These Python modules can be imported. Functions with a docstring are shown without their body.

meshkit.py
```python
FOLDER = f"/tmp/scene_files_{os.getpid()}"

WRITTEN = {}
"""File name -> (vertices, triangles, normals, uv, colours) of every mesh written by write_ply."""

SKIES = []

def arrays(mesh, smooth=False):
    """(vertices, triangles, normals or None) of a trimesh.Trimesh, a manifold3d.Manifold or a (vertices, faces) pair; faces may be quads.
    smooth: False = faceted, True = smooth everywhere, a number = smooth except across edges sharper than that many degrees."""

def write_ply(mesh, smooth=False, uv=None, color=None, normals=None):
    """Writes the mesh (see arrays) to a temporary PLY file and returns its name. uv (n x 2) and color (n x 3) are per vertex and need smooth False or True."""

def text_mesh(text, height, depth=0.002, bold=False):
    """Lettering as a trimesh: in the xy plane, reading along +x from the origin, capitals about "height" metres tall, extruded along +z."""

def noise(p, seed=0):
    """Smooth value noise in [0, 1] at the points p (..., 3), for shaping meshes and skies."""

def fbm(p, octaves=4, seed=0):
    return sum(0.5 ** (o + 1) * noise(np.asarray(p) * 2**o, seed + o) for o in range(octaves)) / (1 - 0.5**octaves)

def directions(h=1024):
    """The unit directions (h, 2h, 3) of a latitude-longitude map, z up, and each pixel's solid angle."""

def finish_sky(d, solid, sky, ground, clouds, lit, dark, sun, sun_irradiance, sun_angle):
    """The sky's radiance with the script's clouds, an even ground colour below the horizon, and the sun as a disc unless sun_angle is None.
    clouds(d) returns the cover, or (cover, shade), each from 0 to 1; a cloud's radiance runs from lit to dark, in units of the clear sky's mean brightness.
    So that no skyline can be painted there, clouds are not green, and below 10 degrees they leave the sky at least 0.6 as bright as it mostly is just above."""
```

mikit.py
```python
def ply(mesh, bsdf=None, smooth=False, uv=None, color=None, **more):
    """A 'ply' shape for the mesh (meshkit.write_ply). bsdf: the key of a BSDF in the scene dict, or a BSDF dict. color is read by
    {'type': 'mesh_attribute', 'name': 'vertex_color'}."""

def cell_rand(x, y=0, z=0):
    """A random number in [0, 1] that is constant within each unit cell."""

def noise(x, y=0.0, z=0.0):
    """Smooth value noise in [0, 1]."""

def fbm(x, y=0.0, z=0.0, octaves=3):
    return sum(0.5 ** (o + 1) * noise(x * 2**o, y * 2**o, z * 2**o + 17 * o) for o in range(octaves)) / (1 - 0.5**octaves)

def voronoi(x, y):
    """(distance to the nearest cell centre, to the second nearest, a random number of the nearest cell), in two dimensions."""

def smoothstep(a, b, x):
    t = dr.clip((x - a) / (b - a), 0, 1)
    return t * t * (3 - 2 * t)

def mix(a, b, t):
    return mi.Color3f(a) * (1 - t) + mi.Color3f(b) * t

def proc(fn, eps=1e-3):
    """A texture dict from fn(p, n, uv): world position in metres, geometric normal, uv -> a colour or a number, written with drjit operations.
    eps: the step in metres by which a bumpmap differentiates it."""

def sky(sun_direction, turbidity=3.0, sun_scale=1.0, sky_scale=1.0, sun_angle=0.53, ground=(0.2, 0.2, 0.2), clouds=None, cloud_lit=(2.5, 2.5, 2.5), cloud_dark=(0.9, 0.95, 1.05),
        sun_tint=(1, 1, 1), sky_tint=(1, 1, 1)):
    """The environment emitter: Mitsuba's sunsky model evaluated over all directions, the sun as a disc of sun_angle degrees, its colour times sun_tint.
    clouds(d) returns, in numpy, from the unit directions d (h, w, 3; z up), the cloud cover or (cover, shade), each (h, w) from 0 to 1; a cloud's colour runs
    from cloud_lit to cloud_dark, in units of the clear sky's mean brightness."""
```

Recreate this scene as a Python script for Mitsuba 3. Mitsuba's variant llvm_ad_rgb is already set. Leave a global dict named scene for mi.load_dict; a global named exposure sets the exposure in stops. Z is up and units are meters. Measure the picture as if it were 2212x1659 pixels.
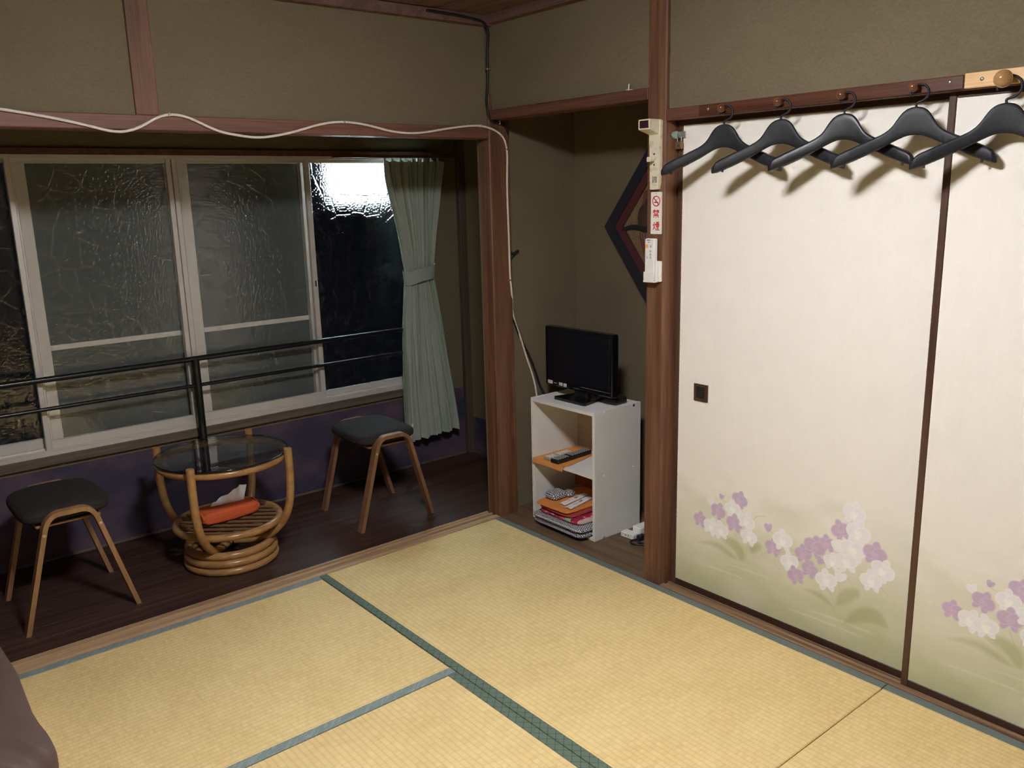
import math, random
import numpy as np, trimesh, manifold3d as m3, shapely
import drjit as dr, mitsuba as mi
import mikit, meshkit
from mikit import proc, noise, fbm, voronoi, smoothstep, mix, cell_rand
from scipy.interpolate import CubicSpline
from scipy.spatial import Voronoi, cKDTree

random.seed(7)
rng = np.random.default_rng(7)
T = mi.ScalarTransform4f
PI = math.pi
scene, labels = {}, {}

# ------------------------------------------------------------------ camera, light, exposure
CAM = np.array([-2.3808, -3.0163, 1.5154])
FWD = np.array([0.61868, 0.75436, -0.21949])
UP = np.array([0.15897, 0.15339, 0.97529])
scene['camera'] = {'type': 'perspective', 'fov': 62.0045, 'fov_axis': 'x', 'near_clip': 0.02, 'far_clip': 100.0,
                   'to_world': T().look_at(origin=CAM.tolist(), target=(CAM + FWD).tolist(), up=UP.tolist())}
exposure = 2.05
LAMP_RGB = [46.0, 46.0, 46.5]          # the round ceiling light of the room
STREET_RGB = [6.5, 8.6, 9.3]           # the cool lamp outside the window
scene['night_sky'] = {'type': 'constant', 'radiance': {'type': 'rgb', 'value': [0.0005, 0.0006, 0.0009]}}

# ------------------------------------------------------------------ materials
def rgb(c): return {'type': 'rgb', 'value': list(c)}
def mat(name, color, rough=0.6, spec=0.4, metallic=0.0, bump=None, bscale=0.001, clear=0.0, sheen=0.0):
    d = {'type': 'principled', 'base_color': color if isinstance(color, dict) else rgb(color), 'roughness': rough, 'specular': spec}
    if metallic: d['metallic'] = metallic
    if clear: d['clearcoat'] = clear; d['clearcoat_gloss'] = 0.9
    if sheen: d['sheen'] = sheen
    if bump is not None:
        d = {'type': 'bumpmap', 'arbitrary': bump, 'scale': bscale, 'bsdf': d}
    scene[name] = {'type': 'twosided', 'bsdf': d}
    return name

def wood(c_dark, c_light, axis, scale=1.0, knot=None):
    """Straight grain along an axis: long fine fibres and broader bands."""
    def fn(p, n, uv):
        q = [p.x * 45 * scale, p.y * 45 * scale, p.z * 45 * scale]
        q[axis] = q[axis] * 0.035
        g = fbm(q[0] + 3.1, q[1] + 7.7, q[2] + 1.3, 3)
        f = noise(q[0] * 6, q[1] * 6, q[2] * 6)
        t = smoothstep(0.25, 0.75, g * 0.75 + f * 0.25)
        c = mix(c_dark, c_light, t)
        if knot is not None:
            kx, ky, kz = knot
            d = dr.sqrt(dr.square((p.x - kx) / 0.022) + dr.square((p.y - ky) / 0.022) + dr.square((p.z - kz) / 0.045))
            d = d + 0.5 * (noise(p.x * 90, p.y * 90, p.z * 50) - 0.5)
            c = mix([0.035, 0.018, 0.012], c, smoothstep(0.55, 1.25, d))
        return c
    return proc(fn)

def plaster_fn(p, n, uv):
    a = fbm(p.x * 160, p.y * 160, p.z * 160, 2)
    b = fbm(p.x * 5, p.y * 5, p.z * 5, 2)
    return mix([0.138, 0.111, 0.069], [0.196, 0.160, 0.101], a * 0.65 + b * 0.35)
def plaster_bump(p, n, uv): return fbm(p.x * 300, p.y * 300, p.z * 300, 2)
PLASTER = mat('mat_plaster', proc(plaster_fn), 0.92, 0.1, bump=proc(plaster_bump, 0.0008), bscale=0.0012)

def wainscot_fn(p, n, uv):
    a = fbm(p.x * 6 + 3, p.y * 6, p.z * 7, 3)
    b = noise(p.x * 120, p.y * 120, p.z * 120)
    return mix([0.044, 0.040, 0.072], [0.110, 0.070, 0.100], smoothstep(0.3, 0.7, a) * 0.8 + b * 0.2)
WAINSCOT = mat('mat_wainscot', proc(wainscot_fn), 0.75, 0.25)

POST_WOOD = mat('mat_post_wood', wood([0.105, 0.046, 0.025], [0.180, 0.086, 0.048], 2, 1.0, (0.035, -0.99, 1.985)), 0.55, 0.35)
BEAM_WOOD = mat('mat_beam_wood', wood([0.120, 0.052, 0.036], [0.185, 0.084, 0.056], 0), 0.55, 0.35)
LINTEL_WOOD = mat('mat_lintel_wood', wood([0.082, 0.034, 0.022], [0.135, 0.056, 0.036], 1), 0.55, 0.35)
SILL_WOOD = mat('mat_sill_wood', wood([0.300, 0.190, 0.105], [0.500, 0.335, 0.195], 0), 0.6, 0.3)
SILL_WOOD_Y = mat('mat_sill_wood_side', wood([0.130, 0.072, 0.042], [0.330, 0.205, 0.120], 1), 0.6, 0.3)
DARK_WOOD = mat('mat_dark_wood', wood([0.052, 0.026, 0.015], [0.090, 0.046, 0.027], 2), 0.45, 0.4)
DARK_WOOD_Y = mat('mat_dark_wood_rail', wood([0.040, 0.020, 0.012], [0.072, 0.036, 0.022], 1), 0.45, 0.4)
PLANK = [mat(f'mat_plank_{i}', wood(a, b, 0, 0.9), 0.5, 0.3) for i, (a, b) in enumerate([
    ([0.034, 0.017, 0.013], [0.058, 0.029, 0.022]), ([0.037, 0.019, 0.014], [0.063, 0.032, 0.024])])]
ALCOVE_WOOD = mat('mat_alcove_wood', wood([0.105, 0.064, 0.034], [0.165, 0.105, 0.058], 1, 0.8), 0.5, 0.35)
CEIL_WOOD = mat('mat_ceiling_wood', wood([0.110, 0.062, 0.052], [0.165, 0.096, 0.080], 1, 0.7), 0.7, 0.2)
LEDGE_WOOD = mat('mat_ledge_wood', wood([0.085, 0.066, 0.050], [0.145, 0.115, 0.090], 0), 0.6, 0.3)
LEDGE_WOOD_Z = mat('mat_ledge_wood_upright', wood([0.070, 0.048, 0.036], [0.110, 0.078, 0.060], 2), 0.6, 0.3)
RACK_WOOD = mat('mat_rack_wood', wood([0.054, 0.018, 0.0095], [0.098, 0.035, 0.019], 1), 0.35, 0.5)
PINE = mat('mat_pine', wood([0.560, 0.330, 0.140], [0.690, 0.450, 0.215], 1), 0.4, 0.45)
KNOB_WOOD = mat('mat_knob_wood', wood([0.105, 0.038, 0.019], [0.165, 0.062, 0.032], 0), 0.18, 0.6)
KNOB_PINE = mat('mat_knob_pine', wood([0.320, 0.168, 0.066], [0.400, 0.222, 0.095], 0), 0.18, 0.6)

def rattan_fn(p, n, uv):
    t = fbm(p.x * 40, p.y * 40, p.z * 40, 3)
    s = smoothstep(0.62, 0.72, noise(p.x * 22 + 5, p.y * 22, p.z * 22))
    return mix(mix([0.270, 0.140, 0.050], [0.400, 0.215, 0.082], t), [0.190, 0.092, 0.034], s * 0.35)
RATTAN = mat('mat_rattan', proc(rattan_fn), 0.28, 0.5)
SLAT = mat('mat_rattan_slat', [0.150, 0.080, 0.036], 0.4, 0.4)
STOOL_WOOD = mat('mat_stool_wood', wood([0.240, 0.125, 0.052], [0.340, 0.185, 0.080], 2), 0.45, 0.4)
STOOL_WOOD_D = mat('mat_stool_wood_dark', wood([0.165, 0.080, 0.038], [0.240, 0.120, 0.058], 2), 0.45, 0.4)
def fabric_dark_fn(p, n, uv):
    return mix([0.020, 0.018, 0.017], [0.040, 0.036, 0.033], fbm(p.x * 260, p.y * 260, p.z * 260, 2))
STOOL_SEAT = mat('mat_stool_seat', proc(fabric_dark_fn), 0.85, 0.15)

def tatami(axis):
    """Rush mat: ribs 19 mm apart running along one axis, with the rushes crossing them."""
    def ribs(p):
        return (p.x, p.y) if axis == 1 else (p.y, p.x)
    def fn(p, n, uv):
        c, a = ribs(p)
        row = dr.floor(c / 0.0190)
        f = c / 0.0190 - row
        rib = smoothstep(0.0, 0.22, f) * smoothstep(1.0, 0.78, f)
        rush = noise(a * 330 + cell_rand(row) * 50, row * 3.7)
        block = cell_rand(dr.floor(a / 0.014 + cell_rand(row, 5) * 7), row)
        broad = fbm(a * 9 + 2, c * 5, 0.0, 2)
        t = 0.40 * rush + 0.22 * block + 0.38 * broad
        col = mix([0.600, 0.430, 0.180], [0.760, 0.585, 0.285], t)
        return col * (0.88 + 0.12 * rib)
    def bump(p, n, uv):
        c, a = ribs(p)
        row = dr.floor(c / 0.0190)
        f = c / 0.0190 - row
        return dr.sin(f * PI) + 0.35 * noise(a * 330 + cell_rand(row) * 50, row * 3.7)
    return proc(fn), proc(bump, 0.0012)
TAT_Y = mat('mat_tatami_y', tatami(1)[0], 0.75, 0.2, bump=tatami(1)[1], bscale=0.0005)
TAT_X = mat('mat_tatami_x', tatami(0)[0], 0.75, 0.2, bump=tatami(0)[1], bscale=0.0006)
def heri_fn(p, n, uv):
    u, v = (p.x + p.y) / 0.034, (p.x - p.y) / 0.034
    fu, fv = dr.abs(u - dr.round(u)), dr.abs(v - dr.round(v))
    line = dr.maximum(smoothstep(0.05, 0.02, fu), smoothstep(0.05, 0.02, fv))
    w = noise(p.x * 900, p.y * 900)
    return mix(mix([0.098, 0.135, 0.098], [0.130, 0.172, 0.126], w), [0.040, 0.072, 0.052], line)
HERI = mat('mat_heri', proc(heri_fn), 0.7, 0.25)
def heri_plain_fn(p, n, uv):
    w = noise(p.x * 900, p.y * 900)
    st = smoothstep(0.60, 0.68, noise((p.x + p.y) * 26, (p.x - p.y) * 220))
    return mix(mix([0.165, 0.205, 0.190], [0.215, 0.260, 0.245], w), [0.30, 0.34, 0.31], st * 0.4)
HERI_EDGE = mat('mat_heri_edge', proc(lambda p, n, uv: mix([0.118, 0.146, 0.130], [0.160, 0.190, 0.172], noise(p.x * 900, p.y * 900))), 0.7, 0.25)
HERI_PLAIN = mat('mat_heri_plain', proc(heri_plain_fn), 0.7, 0.25)

ALU = mat('mat_aluminium', [0.62, 0.58, 0.54], 0.42, 0.5, metallic=0.25)
SCREEN_FRAME = mat('mat_screen_frame', [0.62, 0.59, 0.53], 0.5, 0.4)
def mesh_fn(p, n, uv):
    fx, fz = p.x / 0.004, p.z / 0.004
    g = dr.maximum(smoothstep(0.40, 0.48, dr.abs(fx - dr.round(fx))), smoothstep(0.40, 0.48, dr.abs(fz - dr.round(fz))))
    return mix([0.080, 0.096, 0.096], [0.118, 0.136, 0.136], g)
SCREEN_MESH = mat('mat_screen_mesh', proc(mesh_fn), 0.8, 0.2)
scene['mat_pane'] = {'type': 'thindielectric', 'int_ior': 1.5, 'ext_ior': 1.0}
scene['mat_pebble_glass'] = {'type': 'dielectric', 'int_ior': 1.5, 'ext_ior': 1.0}
scene['mat_smoke_glass'] = {'type': 'thindielectric', 'int_ior': 1.5, 'ext_ior': 1.0, 'specular_transmittance': rgb([0.72, 0.74, 0.76])}
BLACK_METAL = mat('mat_black_metal', [0.010, 0.010, 0.011], 0.25, 0.5)
BLACK_PLASTIC = mat('mat_black_plastic', [0.012, 0.012, 0.014], 0.38, 0.5)
BLACK_GLOSS = mat('mat_black_gloss', [0.004, 0.004, 0.006], 0.12, 0.5)
HANGER_BLACK = mat('mat_hanger_black', [0.013, 0.0135, 0.017], 0.50, 0.32)
SCREW = mat('mat_screw', [0.55, 0.52, 0.48], 0.3, 0.5, metallic=0.9)
WHITE_BOARD = mat('mat_white_board', [0.70, 0.685, 0.66], 0.45, 0.4)
BACK_BOARD = mat('mat_back_board', [0.46, 0.37, 0.28], 0.6, 0.3)
WHITE_PLASTIC = mat('mat_white_plastic', [0.72, 0.70, 0.66], 0.35, 0.5)
def yellowed_fn(p, n, uv):
    s = smoothstep(0.60, 0.78, fbm(p.x * 90, p.y * 90, p.z * 55, 3))
    return mix([0.66, 0.60, 0.45], [0.34, 0.29, 0.20], s * 0.55)
CREAM_PLASTIC = mat('mat_cream_plastic', proc(yellowed_fn), 0.4, 0.45)
SIGN_WHITE = mat('mat_sign_white', [0.74, 0.70, 0.62], 0.35, 0.5)
SIGN_RED = mat('mat_sign_red', [0.50, 0.035, 0.040], 0.4, 0.4)
INK = mat('mat_ink', [0.05, 0.05, 0.05], 0.5, 0.3)
GREY_INK = mat('mat_grey_ink', [0.30, 0.30, 0.30], 0.5, 0.3)
ORANGE_BTN = mat('mat_orange_button', [0.75, 0.38, 0.10], 0.4, 0.4)
LENS = mat('mat_purple_lens', [0.030, 0.010, 0.018], 0.15, 0.5)
HASP = mat('mat_hasp', [0.38, 0.44, 0.40], 0.28, 0.5, metallic=0.8)
BRASS = mat('mat_brass', [0.23, 0.15, 0.09], 0.4, 0.5, metallic=0.6)
CABLE_WHITE = mat('mat_cable_white', [0.66, 0.60, 0.52], 0.45, 0.4)
CABLE_BLACK = mat('mat_cable_black', [0.014, 0.014, 0.015], 0.4, 0.4)
PULL_WOOD = mat('mat_pull', [0.060, 0.032, 0.020], 0.4, 0.4)
PULL_CUP = mat('mat_pull_cup', [0.040, 0.036, 0.036], 0.35, 0.5, metallic=0.5)
def linen_fn(p, n, uv): return noise(p.x * 500, p.y * 260, p.z * 500)
ORANGE_CLOTH = mat('mat_orange_cloth', [0.560, 0.105, 0.036], 0.8, 0.2, bump=proc(linen_fn, 0.001), bscale=0.0006)
ORANGE_TOWEL = mat('mat_orange_towel', [0.640, 0.235, 0.062], 0.85, 0.2, bump=proc(linen_fn, 0.001), bscale=0.0008)
ORANGE_PAPER = mat('mat_orange_paper', [0.640, 0.270, 0.080], 0.7, 0.2)
RUST_CLOTH = mat('mat_rust_cloth', [0.300, 0.090, 0.035], 0.85, 0.2)
WHITE_PAPER = mat('mat_white_paper', [0.70, 0.68, 0.66], 0.7, 0.2)
TISSUE = mat('mat_tissue', [0.78, 0.77, 0.76], 0.8, 0.15)
def red_cloth_fn(p, n, uv):
    k = cell_rand(dr.floor(p.y / 0.037 + 0.4 * noise(p.x * 30, p.z * 40)), 3)
    c = mix([0.36, 0.020, 0.060], [0.56, 0.085, 0.13], smoothstep(0.3, 0.6, k))
    c = mix(c, [0.60, 0.40, 0.36], smoothstep(0.62, 0.66, k))
    c = mix(c, [0.26, 0.46, 0.26], smoothstep(0.82, 0.85, k))
    return mix(c, [0.62, 0.52, 0.50], smoothstep(0.66, 0.72, noise(p.y * 160, p.x * 60, p.z * 160)) * 0.6)
RED_CLOTH = mat('mat_red_cloth', proc(red_cloth_fn), 0.8, 0.2)
MAROON_CLOTH = mat('mat_maroon_cloth', [0.330, 0.055, 0.055], 0.85, 0.2)
def dots_fn(p, n, uv):
    top = dr.abs(n.z) > 0.62
    front = dr.abs(n.x) > dr.abs(n.y)
    a = dr.select(top, p.x, dr.select(front, p.z, p.x)) / 0.0088
    b = dr.select(top, p.y, dr.select(front, p.y, p.z)) / 0.0102
    row = dr.floor(a)
    sh = dr.select(row - 2 * dr.floor(row / 2) > 0.5, 0.5, 0.0)
    fa, fb = a - row - 0.5, b + sh - dr.floor(b + sh) - 0.5
    d = dr.sqrt(dr.square(fa) + dr.square(fb))
    ink = mix([0.028, 0.032, 0.055], [0.12, 0.12, 0.13], smoothstep(0.45, 0.50, d))
    return mix([0.74, 0.73, 0.71], ink, smoothstep(0.30, 0.37, d))
DOTS = mat('mat_dotted_cotton', proc(dots_fn), 0.85, 0.15)
def curtain_fn(p, n, uv):
    st = smoothstep(0.52, 0.72, noise(uv.x * 34, uv.y * 2.2))
    low = smoothstep(0.42, 0.60, noise(uv.x * 60 + 9, uv.y * 5.0))
    return mix([0.34, 0.375, 0.335], [0.235, 0.315, 0.215], st * low * 0.75)
CURTAIN = mat('mat_curtain', proc(curtain_fn), 0.85, 0.15, sheen=0.3)
QUILT = mat('mat_quilt', [0.098, 0.060, 0.052], 0.62, 0.3, sheen=0.15, bump=proc(linen_fn, 0.001), bscale=0.0003)
SHEET = mat('mat_sheet', [0.80, 0.79, 0.78], 0.8, 0.15)
PLAQUE_BLACK = mat('mat_plaque_black', [0.020, 0.020, 0.028], 0.35, 0.5)
PLAQUE_RED = mat('mat_plaque_red', [0.080, 0.024, 0.028], 0.35, 0.5)
def plaque_gold_fn(p, n, uv):
    return mix([0.120, 0.078, 0.042], [0.230, 0.165, 0.090], noise(p.y * 260, p.z * 260, p.x * 30))
PLAQUE_GOLD = mat('mat_plaque_gold', proc(plaque_gold_fn), 0.7, 0.3)
PLAQUE_BIRD = mat('mat_plaque_bird', [0.060, 0.036, 0.030], 0.5, 0.4)
PLAQUE_TAIL = mat('mat_plaque_tail', [0.145, 0.052, 0.038], 0.5, 0.4)
def washi_bump(p, n, uv): return noise(p.x * 300, p.y * 420, p.z * 240)
WASHI = mat('mat_fusuma_paper', {'type': 'mesh_attribute', 'name': 'vertex_color'}, 0.8, 0.2, bump=proc(washi_bump, 0.001), bscale=0.00018)

# ------------------------------------------------------------------ mesh helpers
def B(x0, x1, y0, y1, z0, z1, b=0.0015):
    b = min(b, 0.45 * min(abs(x1 - x0), abs(y1 - y0), abs(z1 - z0)))
    if b <= 0:
        return trimesh.creation.box(bounds=[[x0, y0, z0], [x1, y1, z1]])
    pts = []
    for sx, sy, sz in np.ndindex(2, 2, 2):
        c = np.array([(x0, x1)[sx], (y0, y1)[sy], (z0, z1)[sz]], float)
        s = np.array([1 - 2 * sx, 1 - 2 * sy, 1 - 2 * sz]) * b
        for k in range(3):
            d = s.copy(); d[k] = 0
            pts.append(c + d)
    return trimesh.convex.convex_hull(np.array(pts))
def RB(x0, x1, y0, y1, z0, z1, r, n=24):
    s = m3.Manifold.sphere(r, n)
    return m3.Manifold.batch_hull([s.translate([(x0 + r, x1 - r)[a], (y0 + r, y1 - r)[b], (z0 + r, z1 - r)[c]]) for a, b, c in np.ndindex(2, 2, 2)])
def tm(m):
    if hasattr(m, 'to_mesh'):
        k = m.to_mesh()
        return trimesh.Trimesh(k.vert_properties[:, :3], k.tri_verts, process=False)
    return m
def cat(*ms): return trimesh.util.concatenate([tm(m) for m in ms])
def xf(mesh, mat4):
    m = tm(mesh).copy(); m.apply_transform(mat4); return m
def tr(v): return trimesh.transformations.translation_matrix(v)
def rot(a, ax): return trimesh.transformations.rotation_matrix(a, ax)
def extr(poly, plane, a0, a1):
    """Extrudes a 2D outline: plane 'x' takes (y, z) and runs along x, 'y' takes (x, z), 'z' takes (x, y)."""
    p = poly if hasattr(poly, 'geom_type') else shapely.Polygon(poly)
    m = trimesh.creation.extrude_polygon(p, a1 - a0, engine='earcut')
    v = np.array(m.vertices)
    if plane == 'x': v = np.stack([v[:, 2] + a0, v[:, 0], v[:, 1]], 1)
    elif plane == 'y': v = np.stack([v[:, 0], a1 - v[:, 2], v[:, 1]], 1)
    else: v = v + [0, 0, a0]
    return trimesh.Trimesh(v, m.faces, process=False)
def sweep(path, r, n=12, closed=False, sx=1.0):
    P = np.asarray(path, float); N = len(P)
    t = (np.roll(P, -1, 0) - np.roll(P, 1, 0)) if closed else np.gradient(P, axis=0)
    t /= np.linalg.norm(t, axis=1, keepdims=True)
    u = np.cross(t[0], [0, 0, 1.0])
    if np.linalg.norm(u) < 0.2: u = np.cross(t[0], [1.0, 0, 0])
    u /= np.linalg.norm(u)
    r = np.broadcast_to(r, (N,))
    rings, a = [], np.arange(n) * 2 * PI / n
    for i in range(N):
        u = u - t[i] * (u @ t[i]); u /= np.linalg.norm(u)
        w = np.cross(t[i], u)
        rings.append(P[i] + r[i] * (np.cos(a)[:, None] * u + sx * np.sin(a)[:, None] * w))
    V = np.vstack(rings); F = []
    for i in range(N if closed else N - 1):
        j = (i + 1) % N
        for k in range(n):
            l = (k + 1) % n
            F += [[i * n + k, i * n + l, j * n + l], [i * n + k, j * n + l, j * n + k]]
    if not closed:
        V = np.vstack([V, P[0], P[-1]])
        for k in range(n):
            l = (k + 1) % n
            F += [[N * n, i0 := l, k], [N * n + 1, (N - 1) * n + k, (N - 1) * n + l]]
    return trimesh.Trimesh(V, np.array(F), process=False)
def spline(pts, n=80):
    pts = np.asarray(pts, float)
    s = np.r_[0, np.cumsum(np.linalg.norm(np.diff(pts, axis=0), axis=1))]
    return CubicSpline(s, pts)(np.linspace(0, s[-1], n))
def ring(c, R, r, n=72, m=12):
    a = np.arange(n) * 2 * PI / n
    return sweep(np.stack([c[0] + R * np.cos(a), c[1] + R * np.sin(a), np.full(n, c[2])], 1), r, m, True)
def cyl(p0, p1, r, n=20):
    return sweep([p0, np.add(p0, p1) / 2, p1], r, n)
def ball(c, r, n=24, s=(1, 1, 1)):
    m = trimesh.creation.uv_sphere(radius=r, count=[n, n]); m.apply_scale(s); m.apply_translation(c); return m
def pillow(c, half, e=0.35, n=48, disp=None):
    """A rounded cushion: a superellipsoid with half sizes."""
    u = np.linspace(-PI / 2, PI / 2, n); v = np.linspace(-PI, PI, 2 * n, endpoint=False)
    f = lambda x, k: np.sign(x) * np.abs(x) ** k
    U, V = np.meshgrid(u, v, indexing='ij')
    P = np.stack([half[0] * f(np.cos(U), e) * f(np.cos(V), e), half[1] * f(np.cos(U), e) * f(np.sin(V), e), half[2] * f(np.sin(U), 0.75)], -1).reshape(-1, 3)
    if disp is not None: P = disp(P)
    F = []
    m = 2 * n
    for i in range(n - 1):
        for j in range(m):
            k = (j + 1) % m
            F += [[i * m + j, i * m + k, (i + 1) * m + k], [i * m + j, (i + 1) * m + k, (i + 1) * m + j]]
    return trimesh.Trimesh(P + np.asarray(c), np.array(F), process=False)
def grid_mesh(P, close=False):
    """A lofted surface from points (rows, columns, 3)."""
    h, w = P.shape[:2]
    i = np.arange(h * w).reshape(h, w)
    a, b, c, d = i[:-1, :-1].ravel(), i[:-1, 1:].ravel(), i[1:, 1:].ravel(), i[1:, :-1].ravel()
    return trimesh.Trimesh(P.reshape(-1, 3), np.vstack([np.stack([a, b, c], 1), np.stack([a, c, d], 1)]), process=False)

# ------------------------------------------------------------------ naming
def free(key):
    if not any(k == key or k.startswith(key + '__') for k in list(scene) + list(labels)): return key
    i = 1
    while any(k == f'{key}_{i:03d}' or k.startswith(f'{key}_{i:03d}__') for k in list(scene) + list(labels)): i += 1
    return f'{key}_{i:03d}'
def obj(name, mesh, m, parent=None, smooth=False, label=None, **more):
    key = free((parent + '__' if parent else '') + name)
    scene[key] = mikit.ply(tm(mesh), m, smooth=smooth, **more)
    if label and parent: labels[key] = {'label': label}
    return key
def thing(name, label, category, group=None):
    key = free(name)
    labels[key] = {'label': label, 'category': category}
    if group: labels[key]['group'] = group
    return key
def tag(key, label, category, group=None):
    labels[key] = {'label': label, 'category': category}
    if group: labels[key]['group'] = group
    return key
def struct(name, label, mesh=None, m=None, smooth=False):
    key = free(name)
    labels[key] = {'label': label, 'kind': 'structure'}
    if mesh is not None: scene[key] = mikit.ply(tm(mesh), m, smooth=smooth)
    return key

# ================================================================== room shell
XW, YN, CEIL = -2.92, -3.86, 2.24
YW, XE = 0.954, 0.546          # window wall, end wall of the veranda
fl = struct('floor', 'wooden floor of the veranda and sub-floor under the mats', B(XW, 0.60, YN, 1.05, -0.12, -0.052, 0), DARK_WOOD_Y)
ys = np.linspace(0.106, YW - 0.003, 9)
for i in range(8):
    obj('plank', B(XW, XE, ys[i] + 0.0003, ys[i + 1] - 0.0003, -0.05, 0.0, 0.0005), PLANK[i % 2], fl)
obj('alcove_board', B(0.002, 0.552, -0.904, 0.044, -0.05, 0.0015, 0.002), ALCOVE_WOOD, fl)

wl = struct('wall_left', 'olive brown plaster wall above the veranda opening', B(XW, 0.0, 0.014, 0.082, 1.785, CEIL, 0), PLASTER)
struct('wall_right', 'olive brown plaster wall above the sliding doors and the alcove',
       cat(B(0.018, 0.09, YN, -0.988, 1.775, CEIL, 0), B(0.018, 0.09, -0.908, 0.02, 1.855, CEIL, 0)), PLASTER)
struct('wall_alcove_left', 'olive plaster side wall of the alcove behind the television', B(0.012, 0.62, 0.045, 0.104, -0.05, CEIL, 0), PLASTER)
struct('wall_alcove_back', 'olive plaster back wall of the alcove with the carved plaque', B(0.553, 0.62, -1.0, 0.045, -0.05, CEIL, 0), PLASTER)
struct('wall_alcove_right', 'plaster side wall of the alcove hidden behind the right post', B(0.09, 0.553, -0.985, -0.905, -0.05, CEIL, 0), PLASTER)
ww = struct('wall_window', 'dark plaster wall around the veranda window', cat(
    B(XW, 0.62, YW, 1.06, -0.05, 0.425, 0), B(0.288, 0.62, YW, 1.06, 0.425, 1.74, 0),
    B(XW, -2.39, YW, 1.06, 0.425, 1.74, 0), B(XW, 0.62, YW, 1.06, 1.74, 2.05, 0)), PLASTER)
obj('wainscot', B(XW, XE, YW - 0.004, YW, 0.0, 0.405, 0), WAINSCOT, ww, label='purple blue painted lower wall under the window')
we = struct('wall_veranda_end', 'dark plaster end wall of the veranda beside the curtain', B(XE, 0.62, 0.104, YW, -0.05, 2.05, 0), PLASTER)
obj('wainscot', B(XE - 0.004, XE, 0.104, YW - 0.03, 0.0, 0.222, 0), WAINSCOT, we, label='low dark blue painted lower wall')
struct('wall_rear', 'plaster wall behind the camera', B(XW, 0.6, YN - 0.08, YN, -0.05, CEIL, 0), PLASTER)
struct('wall_far_left', 'plaster wall on the left outside the view', B(XW - 0.08, XW, YN, 1.05, -0.05, CEIL, 0), PLASTER)
cl = struct('ceiling', 'dark wooden board ceiling of the mat room')
xs = np.linspace(XW, 0.62, 9)
for i in range(8):
    obj('board', B(xs[i] + 0.0015, xs[i + 1] - 0.0015, YN, 0.09, CEIL + 0.003 * (i % 2), CEIL + 0.02, 0.002), CEIL_WOOD, cl)
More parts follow.
